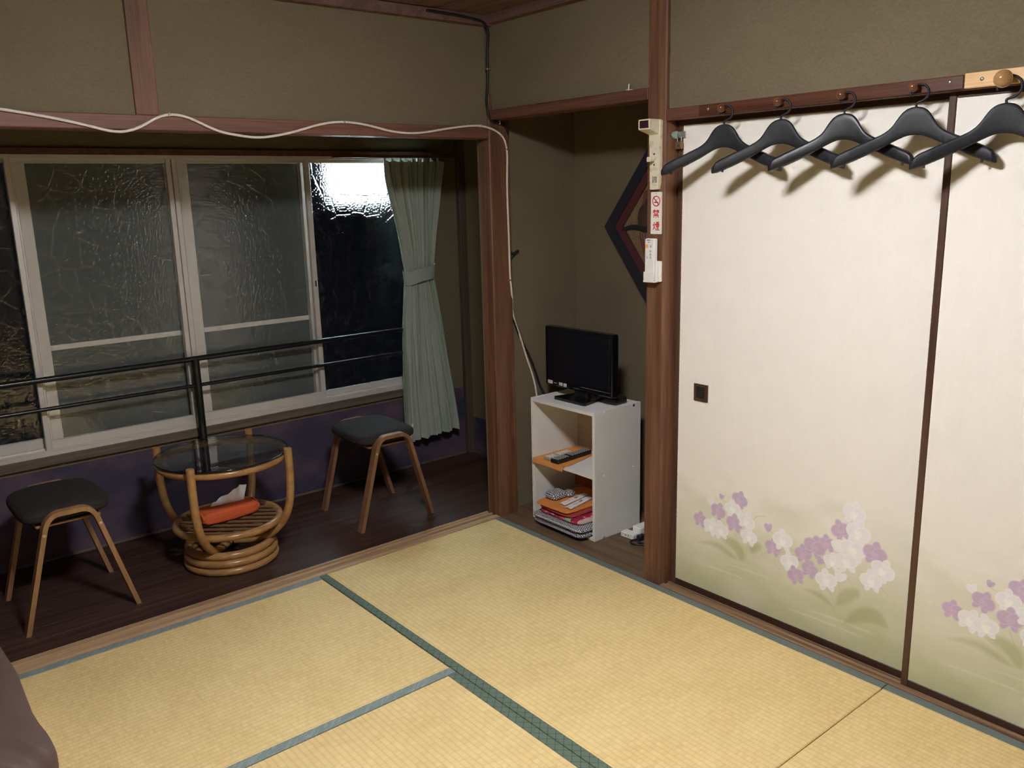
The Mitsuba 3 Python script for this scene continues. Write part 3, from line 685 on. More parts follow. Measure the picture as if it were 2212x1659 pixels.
# ================================================================== curtain
k = thing('curtain', 'pale green curtain tied back at the right end of the window', 'curtain')
S_, T_ = 260, 150
s = np.linspace(0, 1, S_)[None, :]; zt, zb = 1.695, 0.195
zs = np.linspace(zt, zb, T_)[:, None]
kz = [0.15, 0.40, 0.80, 1.075, 1.135, 1.30, 1.514, 1.60, 1.70]
kl = [0.050, 0.050, 0.068, 0.096, 0.094, 0.070, 0.022, 0.005, 0.002]
kr = [0.392, 0.362, 0.305, 0.256, 0.256, 0.276, 0.318, 0.328, 0.372]
L = np.interp(zs, kz, kl); Rr = np.interp(zs, kz, kr)
from scipy.ndimage import gaussian_filter1d
L = gaussian_filter1d(L, 5, axis=0); Rr = gaussian_filter1d(Rr, 5, axis=0)
ph = s * 2 * PI * 9 + 1.1 * np.sin(s * 11 + 1) + 0.5 * np.sin(s * 23)
tie = np.exp(-((zs - 1.105) / 0.05) ** 2)
amp = 0.026 * (1 - 0.55 * tie) * (0.75 + 0.25 * np.sin(s * 17 + 2)) * np.clip((1.70 - zs) / 0.10 * .5 + .5, 0, 1)
drift = 0.5 * np.sin(zs * 3.1 + s * 8)
y = 0.866 + amp * np.sin(ph + 0.35 * drift) + 0.008 * np.sin(2.7 * ph + zs * 4)
x = L + (Rr - L) * s + 0.010 * np.cos(ph + 0.35 * drift) * (Rr - L) / 0.3
z = zs + 0.010 * np.sin(ph * 0.5 + 1) * np.clip((0.35 - zs) / 0.15, 0, 1) + 0.012 * np.sin(ph) * np.clip((zs - 1.66) / 0.03, 0, 1)
z = z - 0.030 * (1 - s) * np.clip((0.35 - zs) / 0.15, 0, 1) * 0.5
P = np.stack([x + 0 * z, y + 0 * z, z + 0 * x], -1)
g = grid_mesh(P)
back = grid_mesh(P[::-1] + [0, 0.0015, 0])
uvs = np.stack([np.broadcast_to(s, z.shape), np.broadcast_to((zs - zb) / (zt - zb), z.shape)], -1)
obj('cloth', cat(g, back), CURTAIN, k, smooth=True, uv=np.vstack([uvs.reshape(-1, 2), uvs[::-1].reshape(-1, 2)]))
a = np.linspace(0, 2 * PI, 80, endpoint=False)
hh = np.linspace(-1, 1, 9)[:, None]
bx = 0.175 + (0.098 + 0.004 * hh) * np.cos(a) ; by = 0.866 + 0.046 * np.sin(a)
bz = 1.105 + 0.036 * hh + 0.010 * np.cos(a) + 0.004 * np.sin(a * 3) - 0.014 * np.sin(a * 0.5)
bnd = np.stack([bx + 0 * bz, by + 0 * bz, bz], -1); bnd = np.concatenate([bnd, bnd[:, :1]], 1)
cin = np.concatenate([bnd[::-1] * [1, 1, 1]], 0) - (bnd[::-1] - [0.175, 0.866, 0]) * [0.012, 0.02, 0]
obj('tieback', cat(grid_mesh(bnd), grid_mesh(cin)), mat('mat_tieback', [0.31, 0.345, 0.31], 0.85, 0.15), k, smooth=True, label='cloth band tied round the curtain')
obj('tag', B(0.056, 0.068, 0.834, 0.836, 0.262, 0.286, 0.0003), WHITE_PAPER, k)
k = thing('curtain_rail', 'dark curtain rail above the green curtain', 'curtain rail')
obj('rail', B(-0.30, 0.45, 0.858, 0.874, 1.703, 1.717, 0.002), LINTEL_WOOD, k)
obj('bracket', cat(B(-0.20, -0.185, 0.866, 0.936, 1.716, 1.724, 0.001), B(0.40, 0.415, 0.866, 0.955, 1.716, 1.724, 0.001)), LINTEL_WOOD, k)

# ================================================================== alcove: open shelf box and what stands in it
k = thing('shelf_box', 'white two tier open shelf box standing in the alcove under the television', 'shelf')
bx0, bx1, by0, by1, bz = 0.113, 0.406, -0.523, -0.108, 0.589
obj('side_panel', B(bx0, bx1, by0, by0 + 0.015, 0.0018, bz, 0.0012), WHITE_BOARD, k)
obj('side_panel', B(bx0, bx1, by1 - 0.015, by1, 0.0018, bz, 0.0012), WHITE_BOARD, k)
obj('top_panel', B(bx0, bx1, by0 + 0.015, by1 - 0.015, 0.5715, 0.5865, 0.001), WHITE_BOARD, k)
obj('shelf', B(bx0 + 0.001, bx1, by0 + 0.015, by1 - 0.015, 0.287, 0.302, 0.001), WHITE_BOARD, k)
obj('bottom_panel', B(bx0 + 0.001, bx1, by0 + 0.015, by1 - 0.015, 0.0018, 0.0168, 0.001), WHITE_BOARD, k)
obj('back_panel', B(bx1 - 0.006, bx1 - 0.003, by0 + 0.015, by1 - 0.015, 0.0168, 0.5715, 0), BACK_BOARD, k)
for x, z, mm in ((0.175, 0.580, WHITE_PLASTIC), (0.172, 0.295, WHITE_PLASTIC), (0.359, 0.294, WHITE_PLASTIC), (0.360, 0.580, INK), (0.170, 0.009, SCREW)):
    obj('screw_cap', ball((x, by0 - 0.0002, z), 0.0062, 16, (1, 1, 1)) if False else xf(ball((0, 0, 0), 0.0060, 14, (1, 0.45, 1)), tr([x, by0, z])), mm, k, smooth=True)

k = thing('television', 'small black flat television on top of the white shelf box', 'television')
obj('housing', RB(0.2205, 0.264, -0.524, -0.093, 0.632, 0.911, 0.009), BLACK_GLOSS, k, smooth=40)
obj('screen', B(0.2192, 0.2212, -0.508, -0.109, 0.668, 0.896, 0.0008), mat('mat_tv_screen', [0.003, 0.004, 0.009], 0.30, 0.5), k)
obj('trim_line', B(0.2196, 0.2210, -0.515, -0.330, 0.6545, 0.6555, 0), GREY_INK, k)
for y0, y1, z0, z1 in ((-0.143, -0.112, 0.641, 0.657), (-0.211, -0.188, 0.641, 0.655), (-0.238, -0.217, 0.640, 0.655)):
    st = obj('sticker', B(0.2196, 0.2206, y0, y1, z0, z1, 0), WHITE_PAPER, k)
    for i in range(3):
        obj('print', B(0.2192, 0.2196, y0 + 0.003 + 0.002 * i, y1 - 0.003, z0 + 0.002 + 0.0045 * i, z0 + 0.0038 + 0.0045 * i, 0), GREY_INK, st)
obj('maker_mark', cat(*[B(0.2196, 0.2206, -0.156 - 0.006 * i, -0.152 - 0.006 * i, 0.646, 0.650, 0) for i in range(4)]), GREY_INK, k)
obj('small_mark', cat(*[B(0.2196, 0.2206, -0.287 - 0.006 * i, -0.283 - 0.006 * i, 0.6425, 0.645, 0) for i in range(7)]), mat('mat_dim_ink', [0.10, 0.10, 0.10], 0.5), k)
obj('stand_neck', RB(0.238, 0.268, -0.350, -0.268, 0.596, 0.650, 0.006), BLACK_PLASTIC, k, smooth=40)
base_poly = shapely.Polygon([(0.182, -0.212), (0.182, -0.392), (0.330, -0.362), (0.330, -0.242)]).buffer(0.011)
obj('stand_base', extr(base_poly, 'z', 0.5867, 0.599), BLACK_GLOSS, k, smooth=30)
k2 = thing('tuner_box', 'small black box behind the television at the right end of the shelf top', 'box')
obj('body', RB(0.268, 0.350, -0.497, -0.420, 0.5867, 0.622, 0.013), BLACK_PLASTIC, k2, smooth=40)

def remote(label, cx, cy, yaw, L, W, H, z, body, btn, rows, cols, parts=True):
    k = thing('remote_control', label, 'remote control')
    M = tr([cx, cy, z]) @ rot(yaw, [0, 0, 1])
    obj('body', xf(RB(-L / 2, L / 2, -W / 2, W / 2, 0, H, 0.0055, 16), M), body, k, smooth=40)
    for i in range(rows):
        for j in range(cols):
            x, y = -L / 2 + 0.012 + (L - 0.024) * i / (rows - 1), -W / 2 + 0.009 + (W - 0.018) * j / (cols - 1)
            if 0.30 < i / rows < 0.42: continue
            obj('button', xf(B(x - 0.0035, x + 0.0035, y - 0.0040, y + 0.0040, H - 0.0005, H + 0.0016, 0.0008), M), btn, k)
GREY_BTN = mat('mat_grey_button', [0.42, 0.41, 0.40], 0.5, 0.4)
tag(obj('paper_sheet', grid_mesh(np.stack([
    np.array([[0.098, 0.098, 0.104, 0.150, 0.250, 0.380]] * 5) + np.array([[0], [.002], [.004], [.002], [0]]),
    np.linspace(-0.128, -0.335, 5)[:, None] - np.array([[0, 0, 0, 0, -0.02, -0.05]]) * np.linspace(0, 1, 5)[:, None] + np.zeros((5, 6)),
    np.array([[0.284, 0.292, 0.3042, 0.3044, 0.3046, 0.3046]] * 5)], -1)), ORANGE_PAPER, smooth=30), 'orange sheet of paper lying over the middle shelf of the white box', 'paper')
remote('black remote control with grey buttons lying on the orange paper', 0.222, -0.262, 0.04, 0.225, 0.050, 0.020, 0.3052, BLACK_PLASTIC, GREY_BTN, 14, 4)
remote('short pale remote control lying behind the black remote', 0.196, -0.203, 0.02, 0.150, 0.044, 0.014, 0.3052, mat('mat_grey_plastic', [0.34, 0.33, 0.29], 0.4, 0.4), WHITE_PLASTIC, 9, 4)

def wavy(seed, a=0.004, f=22):
    def fn(P):
        n = meshkit.fbm(np.stack([P[:, 0] * f + seed, P[:, 1] * f, P[:, 2] * f * 2], -1), 3) - 0.5
        Q = P.copy(); Q[:, 2] += n * a * 2; Q[:, 0] += (meshkit.noise(P * f + seed + 5) - 0.5) * a * 2; return Q
    return fn
k = thing('folded_robe', 'folded cotton robe with white dots at the bottom of the shelf stack', 'folded cloth')
obj('lower_fold', pillow((0.208, -0.335, 0.0300), (0.160, 0.166, 0.0125), 0.22, 56, wavy(1, 0.003)), DOTS, k, smooth=True)
obj('upper_fold', pillow((0.204, -0.335, 0.0545), (0.160, 0.168, 0.0130), 0.24, 56, wavy(2, 0.004)), DOTS, k, smooth=True)
tag(obj('crimson_cloth', pillow((0.215, -0.330, 0.0785), (0.148, 0.140, 0.0125), 0.26, 56, wavy(3, 0.005)), RED_CLOTH, smooth=True), 'crimson patterned cloth folded between the dotted robe and the towels', 'folded cloth')
tag(obj('folded_towel', pillow((0.212, -0.312, 0.1000), (0.150, 0.112, 0.0095), 0.22, 56, wavy(5, 0.003)), MAROON_CLOTH, smooth=True), 'maroon folded towel under the orange towel', 'folded cloth')
tag(obj('folded_towel', pillow((0.208, -0.298, 0.1150), (0.154, 0.110, 0.0072), 0.20, 56, wavy(7, 0.002)), ORANGE_TOWEL, smooth=True), 'orange folded towel on top of the shelf stack', 'folded cloth')
tag(obj('dotted_pouch', cat(pillow((0.148, -0.234, 0.140), (0.044, 0.040, 0.019), 0.55, 40, wavy(9, 0.003, 40)), xf(pillow((0, 0, 0), (0.034, 0.026, 0.012), 0.6, 32, wavy(11, 0.002, 40)), tr([0.214, -0.252, 0.134]) @ rot(0.5, [0, 0, 1]))), DOTS, smooth=True), 'small bundle of dotted cotton on the orange towel', 'pouch')
for i, (cx, cy, lab) in enumerate(((0.188, -0.312, 'white paper packet on the orange towel next to the dotted bundle'), (0.172, -0.362, 'white paper packet on the orange towel nearest the side panel'))):
    k = thing('paper_packet', lab, 'packet')
    M = tr([cx, cy, 0.1255 + 0.001 * i]) @ rot(0.14 + 0.05 * i, [0, 0, 1])
    xs_ = np.linspace(-0.088, 0.088, 20)[:, None]; ys_ = np.linspace(-0.019, 0.019, 9)[None, :]
    zz = 0.0042 * (1 - (ys_ / 0.019) ** 2) * (1 - 0.35 * np.cos(xs_ * 60)) + 0.0008
    up = np.stack([xs_ + 0 * ys_, ys_ + 0 * xs_, zz], -1); dn = np.stack([xs_ + 0 * ys_, ys_ + 0 * xs_, 0.0004 + 0 * zz], -1)[::-1]
    obj('wrapper', xf(cat(grid_mesh(up), grid_mesh(dn)), M), WHITE_PAPER, k, smooth=35)
    for bb in ((0.005, 0.025, -0.006, 0.004), (-0.055, -0.030, -0.003, 0.000)): obj('print', xf(B(*bb, 0.0050, 0.0062, 0), M), GREY_INK, k)
tag(obj('rust_cloth', xf(B(-0.003, 0.003, -0.188, 0.188, 0.0, 0.165, 0.002), tr([0.374, -0.316, 0.112]) @ rot(0.08, [0, 1, 0])), RUST_CLOTH), 'rust brown cloth leaning on the back panel behind the folded stack', 'cloth')

# power strip, adapter and loose flex behind the post
M = tr([0.268, -0.588, 0.002]) @ rot(0.06, [0, 0, 1])
k = thing('power_strip', 'white power strip on the alcove floor beside the shelf box', 'power strip')
obj('body', xf(B(-0.021, 0.021, -0.036, 0.036, 0, 0.024, 0.003), M), WHITE_PLASTIC, k)
for yy_ in (-0.008, 0.006): obj('slot', xf(B(-0.0216, -0.0205, yy_ - 0.0015, yy_ + 0.0015, 0.010, 0.017, 0), M), INK, k)
k = thing('power_adapter', 'white plug adapter standing behind the power strip', 'adapter')
obj('body', B(0.292, 0.386, -0.628, -0.580, 0.0018, 0.047, 0.004), WHITE_PLASTIC, k)
k = thing('flex_coil', 'black flex coiled on the alcove floor beside the power strip', 'cable')
obj('coil', sweep(spline([(0.276, -0.628, 0.008), (0.245, -0.640, 0.012), (0.222, -0.634, 0.008), (0.214, -0.650, 0.0062), (0.235, -0.690, 0.0062), (0.290, -0.730, 0.008), (0.330, -0.700, 0.010), (0.290, -0.650, 0.014), (0.250, -0.655, 0.010), (0.236, -0.672, 0.012), (0.300, -0.715, 0.016), (0.360, -0.720, 0.008)], 160), 0.0038, 10), CABLE_BLACK, k, smooth=True)
obj('plug', RB(0.262, 0.300, -0.656, -0.630, 0.006, 0.026, 0.006), CABLE_BLACK, k, smooth=40)

# carved plaque on the alcove back wall
k = thing('wall_plaque', 'dark diamond shaped carved plaque with a bird on a branch in the alcove', 'plaque')
pc = np.array([-0.490, 1.350])
def rhomb(f, dx=0.0): return shapely.Polygon([(pc[0] + 0.300 * f, pc[1]), (pc[0], pc[1] + 0.388 * f), (pc[0] - 0.300 * f, pc[1]), (pc[0], pc[1] - 0.388 * f)])
obj('outer_frame', extr(rhomb(1.0).difference(rhomb(0.80)), 'x', 0.517, 0.553), PLAQUE_BLACK, k)
obj('inner_frame', extr(rhomb(0.80).difference(rhomb(0.655)), 'x', 0.526, 0.553), PLAQUE_RED, k)
obj('panel', extr(rhomb(0.655), 'x', 0.538, 0.552), PLAQUE_GOLD, k)
obj('branch', sweep(spline([(0.535, -0.292, 1.332), (0.534, -0.345, 1.347), (0.532, -0.395, 1.346), (0.532, -0.45, 1.338), (0.534, -0.54, 1.346), (0.536, -0.62, 1.33)], 40), np.linspace(0.010, 0.016, 40), 12), PLAQUE_BLACK, k, smooth=True)
obj('bird_body', cat(xf(ball((0, 0, 0), 1, 24, (0.012, 0.036, 0.056)), tr([0.532, -0.420, 1.395]) @ rot(0.15, [1, 0, 0])), ball((0.532, -0.448, 1.455), 0.022, 16, (0.5, 1, 1))), PLAQUE_BIRD, k, smooth=True)
obj('bird_crest', extr([(-0.405, 1.430), (-0.418, 1.500), (-0.430, 1.510), (-0.452, 1.495), (-0.455, 1.432)], 'x', 0.530, 0.540), PLAQUE_TAIL, k)
for i in range(5):
    obj('tail_feather', xf(ball((0, 0, 0), 1, 14, (0.005, 0.008, 0.052)), tr([0.533, -0.410 - 0.013 * i, 1.285 - 0.003 * i]) @ rot(-0.28 + 0.10 * i, [1, 0, 0])), PLAQUE_TAIL, k, smooth=True)

# small things on the alcove wall
tag(obj('wall_hook', cat(sweep(spline([(0.126, 0.040, 1.170), (0.134, 0.036, 1.215), (0.150, 0.034, 1.236), (0.176, 0.030, 1.250)], 24), np.linspace(0.004, 0.0065, 24), 10),
    sweep(spline([(0.145, 0.034, 1.232), (0.135, 0.032, 1.245), (0.120, 0.030, 1.250)], 10), 0.005, 10), B(0.120, 0.140, 0.036, 0.0455, 1.165, 1.205, 0.002)), BLACK_PLASTIC, smooth=40), 'small black forked hook on the alcove wall beside the corner post', 'hook')
tag(obj('wall_pin', cat(cyl((0.000, -0.815, 1.8615), (0.006, -0.812, 1.884), 0.0022, 8), B(-0.004, 0.012, -0.826, -0.806, 1.8622, 1.8645, 0.0005)), WHITE_PAPER), 'white pin and paper scrap on the alcove lintel', 'pin')

# ================================================================== cables
cw = [(-2.05, -0.006, 1.815), (-1.950, -0.006, 1.806), (-1.855, -0.006, 1.795), (-1.732, -0.006, 1.777), (-1.600, -0.006, 1.750), (-1.522, -0.006, 1.738), (-1.447, -0.006, 1.760), (-1.400, -0.006, 1.785), (-1.361, -0.006, 1.796), (-1.307, -0.006, 1.791),
      (-1.201, -0.006, 1.749), (-1.130, -0.006, 1.735), (-1.060, -0.006, 1.729), (-0.980, -0.006, 1.738), (-0.906, -0.006, 1.754), (-0.790, -0.006, 1.784), (-0.712, -0.006, 1.792), (-0.592, -0.006, 1.781), (-0.500, -0.006, 1.764), (-0.423, -0.006, 1.758),
      (-0.330, -0.006, 1.764), (-0.240, -0.006, 1.778), (-0.140, -0.006, 1.791), (-0.045, -0.006, 1.795), (0.040, -0.006, 1.774), (0.072, -0.006, 1.752), (0.090, -0.006, 1.712), (0.092, -0.006, 1.62), (0.090, -0.006, 1.40), (0.092, -0.006, 1.22), (0.094, -0.006, 1.13),
      (0.110, 0.004, 1.040), (0.124, 0.022, 1.000), (0.140, 0.034, 0.950), (0.175, 0.036, 0.860), (0.220, 0.036, 0.735), (0.262, 0.030, 0.600), (0.268, 0.020, 0.45), (0.275, 0.000, 0.20), (0.30, -0.03, 0.012)]
k = thing('white_cable', 'white cable running in waves along the beam and down the corner post', 'cable')
obj('cable', sweep(spline(cw, 420), 0.0046, 10), CABLE_WHITE, k, smooth=True)
for x, z in ((-1.361, 1.796), (-0.705, 1.792), (-0.050, 1.795)): obj('staple', cat(B(x - 0.003, x + 0.003, -0.0115, 0.0, z - 0.006, z + 0.0075, 0.001)), SCREW, k)
for z in (1.125, 1.700): obj('staple', B(0.085, 0.100, -0.0115, 0.0, z - 0.003, z + 0.003, 0.001), SCREW, k)
cb = [(-0.32, -0.033, 2.226), (-0.16, -0.033, 2.222), (-0.070, -0.033, 2.215), (-0.030, -0.030, 2.205), (-0.006, -0.020, 2.180), (0.004, -0.004, 2.130), (0.006, 0.004, 2.05), (0.004, 0.006, 1.96), (-0.006, 0.002, 1.900), (-0.010, -0.006, 1.870), (-0.004, -0.010, 1.835), (0.020, -0.010, 1.815),
      (0.050, -0.010, 1.811), (0.080, -0.008, 1.800), (0.100, -0.004, 1.780), (0.112, 0.010, 1.755), (0.121, 0.034, 1.70), (0.120, 0.038, 1.40), (0.119, 0.038, 1.10), (0.122, 0.038, 1.02), (0.152, 0.038, 0.912), (0.195, 0.038, 0.820), (0.242, 0.037, 0.733), (0.275, 0.034, 0.650), (0.304, 0.030, 0.574), (0.335, -0.01, 0.50), (0.36, -0.06, 0.40)]
k = thing('black_cable', 'black cable running down the room corner and behind the television', 'cable')
obj('cable', sweep(spline(cb, 320), 0.0055, 10), CABLE_BLACK, k, smooth=True)
obj('staple', B(0.047, 0.053, -0.018, 0.0, 1.804, 1.820, 0.001), SCREW, k)
obj('staple', B(-0.004, 0.014, -0.006, 0.014, 2.028, 2.034, 0.001), SCREW, k)

# ================================================================== things on the right post
k = thing('torch_holder', 'cream plastic emergency torch holder at the top of the right post', 'holder')
prof = [(-0.915, 1.742), (-0.977, 1.748), (-0.976, 1.60), (-0.973, 1.535), (-0.968, 1.512), (-0.932, 1.512), (-0.930, 1.60), (-0.926, 1.70)]
obj('back_plate', extr(shapely.Polygon(prof).buffer(-0.002).buffer(0.002), 'x', -0.013, 0.0), CREAM_PLASTIC, k)
head = m3.Manifold.batch_hull([m3.Manifold.cube([a, b, c]).translate([x, y, z]) for a, b, c, x, y, z in ((0.058, 0.052, 0.034, -0.062, -0.972, 1.716), (0.012, 0.046, 0.010, -0.013, -0.970, 1.700))])
hd = obj('head', head, CREAM_PLASTIC, k)
obj('lens', B(-0.0632, -0.0618, -0.966, -0.926, 1.7205, 1.7455, 0), LENS, hd)
obj('lens', B(-0.056, -0.016, -0.9205, -0.9195, 1.7205, 1.7455, 0), LENS, hd)
obj('hook', cat(B(-0.036, -0.012, -0.956, -0.938, 1.609, 1.617, 0.003), B(-0.040, -0.034, -0.956, -0.938, 1.607, 1.624, 0.002)), CREAM_PLASTIC, k)
for z in (1.634, 1.597): obj('screw', xf(cyl((-0.0132, -0.951, z), (-0.0146, -0.951, z), 0.0032, 12), np.eye(4)), INK, k)
for i in range(4): obj('vent_slot', B(-0.0134, -0.0126, -0.963 + 0.0055 * i, -0.9605 + 0.0055 * i, 1.536, 1.557, 0), INK, k)

k = thing('no_smoking_sign', 'white and red no smoking sign on the right post', 'sign')
sy0, sy1, sz0, sz1 = -0.979, -0.929, 1.356, 1.5035
obj('plate', extr(shapely.box(sy0 + .003, sz0 + .003, sy1 - .003, sz1 - .003).buffer(.003), 'x', -0.003, 0.0), SIGN_WHITE, k)
cy_, cz_ = -0.954, 1.4715
u2 = lambda pts, ox, oz, sw, sh: [(ox - x * sw, oz + z * sh) for x, z in pts]       # sign text runs towards -y
circ = shapely.Point(cy_, cz_).buffer(0.0185, 32)
bar = shapely.LineString([(cy_ + 0.0125, cz_ + 0.0125), (cy_ - 0.0125, cz_ - 0.0125)]).buffer(0.0019)
obj('prohibition_ring', extr(circ.difference(shapely.Point(cy_, cz_).buffer(0.0150, 32)).union(bar), 'x', -0.0036, -0.003), SIGN_RED, k)
obj('cigarette', extr(shapely.box(cy_ - 0.0095, cz_ - 0.0058, cy_ + 0.0110, cz_ - 0.0024), 'x', -0.0034, -0.003), INK, k)
for i in range(3):
    ln = shapely.LineString([(cy_ + .006 - .005 * i, cz_ + .003 + .002 * i), (cy_ + .002 - .005 * i, cz_ + .0055 + .002 * i), (cy_ - .002 - .004 * i, cz_ + .005 + .002 * i)]).buffer(0.0007)
    obj('smoke_line', extr(ln, 'x', -0.0034, -0.003), GREY_INK, k)
KIN = [[(.05, .86), (.47, .86)], [(.26, .99), (.26, .55)], [(.25, .84), (.04, .60)], [(.27, .84), (.47, .62)], [(.53, .86), (.95, .86)], [(.74, .99), (.74, .55)], [(.73, .84), (.54, .62)], [(.75, .84), (.97, .60)],
       [(.20, .47), (.80, .47)], [(.08, .32), (.92, .32)], [(.50, .32), (.50, .02)], [(.28, .23), (.10, .05)], [(.72, .23), (.90, .05)]]
EN = [[(.05, .72), (.10, .52)], [(.42, .78), (.36, .58)], [(.24, .98), (.24, .58), (.20, .34), (.04, .04)], [(.25, .40), (.42, .14)], [(.48, .94), (.98, .94)], [(.54, .77), (.94, .77), (.94, .46), (.54, .46), (.54, .77)],
      [(.67, .94), (.67, .46)], [(.81, .94), (.81, .46)], [(.55, .27), (.92, .27)], [(.735, .46), (.735, .06)], [(.46, .06), (1.0, .06)]]
for strokes, oz in ((KIN, 1.4128), (EN, 1.3690)):
    g = shapely.union_all([shapely.LineString(u2(p, -0.9385, oz, 0.031, 0.0300)).buffer(0.00155, cap_style='flat') for p in strokes])
    ps = getattr(g, 'geoms', [g])
    obj('character', cat(*[extr(q, 'x', -0.0036, -0.003) for q in ps]), SIGN_RED, k)
obj('nail', xf(ball((0, 0, 0), 0.0014, 10), tr([-0.0033, -0.954, 1.4985])), INK, k)

k = thing('lamp_remote', 'white lamp remote control in its holder at the bottom of the right post group', 'remote control')
obj('body', RB(-0.030, -0.010, -0.970, -0.925, 1.190, 1.341, 0.004, 16), WHITE_PLASTIC, k, smooth=40)
hold = cat(B(-0.010, 0.0, -0.984, -0.922, 1.186, 1.260, 0.002), B(-0.026, -0.009, -0.978, -0.972, 1.186, 1.262, 0.002), B(-0.034, -0.009, -0.974, -0.920, 1.184, 1.189, 0.002), B(-0.033, -0.0305, -0.972, -0.922, 1.186, 1.222, 0.001))
obj('holder', hold, WHITE_PLASTIC, k)
def disc(y, z, r, mm, nm='button'): obj(nm, cyl((-0.0298, y, z), (-0.0312, y, z), r, 20), mm, k, smooth=40)
disc(-0.9355, 1.3135, 0.0075, ORANGE_BTN); disc(-0.9545, 1.3135, 0.0045, GREY_BTN); disc(-0.9530, 1.2960, 0.0040, GREY_BTN); disc(-0.9530, 1.2845, 0.0040, GREY_BTN); disc(-0.9380, 1.2730, 0.0040, GREY_BTN); disc(-0.9530, 1.2730, 0.0042, GREY_BTN)
obj('print', cat(B(-0.0306, -0.0298, -0.952, -0.936, 1.334, 1.3365, 0), B(-0.0306, -0.0298, -0.948, -0.941, 1.3265, 1.3285, 0)), INK, k)

k = thing('door_hasp', 'metal hasp between the right post and the first sliding door', 'hasp')
hp = shapely.Polygon([(0.028, 1.697), (0.034, 1.706), (0.046, 1.708), (0.058, 1.706), (0.058, 1.688), (0.046, 1.684), (0.034, 1.688)]).buffer(0.001)
obj('plate', extr(hp, 'y', -0.9935, -0.9905), HASP, k)
obj('flap', cat(B(0.0555, 0.0600, -1.030, -0.9935, 1.686, 1.708, 0.001), cyl((0.0525, -0.9955, 1.684), (0.0525, -0.9955, 1.710), 0.0042, 14)), HASP, k)
obj('eye', sweep(spline([(0.059, -1.008, 1.690), (0.045, -1.008, 1.690), (0.040, -1.012, 1.690), (0.045, -1.016, 1.690), (0.059, -1.016, 1.690)], 24), 0.0018, 8), HASP, k, smooth=True)
k = thing('padlock', 'small brown padlock hanging from the hasp beside the right post', 'padlock')
obj('body', RB(0.040, 0.053, -1.027, -0.999, 1.648, 1.673, 0.003, 12), BRASS, k, smooth=40)
obj('shackle', sweep(spline([(0.0465, -1.022, 1.668), (0.0465, -1.022, 1.682), (0.0465, -1.019, 1.691), (0.0465, -1.013, 1.6945), (0.0465, -1.007, 1.691), (0.0465, -1.004, 1.682), (0.0465, -1.004, 1.668)], 40), 0.0020, 10), SCREW, k, smooth=True)
obj('keyhole', B(0.0395, 0.0402, -1.016, -1.010, 1.655, 1.664, 0), INK, k)

# ================================================================== coat racks and hangers
k = thing('coat_rack', 'dark red wooden coat rack board with four knobs above the first sliding door', 'coat rack')
obj('board', B(-0.012, -0.0002, -1.987, -1.140, 1.7455, 1.7800, 0.002), RACK_WOOD, k)
def knob(par, y, z, R, m):
    pr = [(0.0, 0.0), (0.0085, 0.0), (0.0075, 0.006), (0.0065, 0.012)] + [(R * math.sin(t), 0.012 + R * 0.86 - R * math.cos(t)) for t in np.linspace(0.62, PI, 16)]
    pr[-1] = (0.0, pr[-1][1])
    mm = trimesh.creation.revolve(np.array(pr), sections=28)
    mm.apply_transform(trimesh.transformations.rotation_matrix(-PI / 2, [0, 1, 0])); mm.apply_translation([-0.0115, y, z])
    if mm.volume < 0: mm.invert()
    obj('knob', mm, m, par, smooth=40)
KY = [-1.248, -1.455, -1.662, -1.868]
for y in KY: knob(k, y, 1.7615, 0.0128, KNOB_WOOD)
for y, z in ((-1.178, 1.766), (-1.952, 1.766)): obj('screw', xf(ball((0, 0, 0), 0.0045, 12, (0.5, 1, 1)), tr([-0.012, y, z])), SCREW, k, smooth=True)
k = thing('coat_rack', 'pale pine coat rack board with a large round knob at the right edge', 'coat rack')
obj('board', B(-0.013, -0.0002, -2.86, -1.989, 1.7455, 1.7830, 0.002), PINE, k)
for y in (-2.094, -2.39, -2.69): knob(k, y, 1.7570, 0.0215, KNOB_PINE)
for y in (-2.032, -2.80): obj('screw', xf(ball((0, 0, 0), 0.0048, 12, (0.5, 1, 1)), tr([-0.013, y, 1.765])), mat('mat_grey_screw', [0.25, 0.25, 0.24], 0.4, 0.5, metallic=0.7), k, smooth=True)

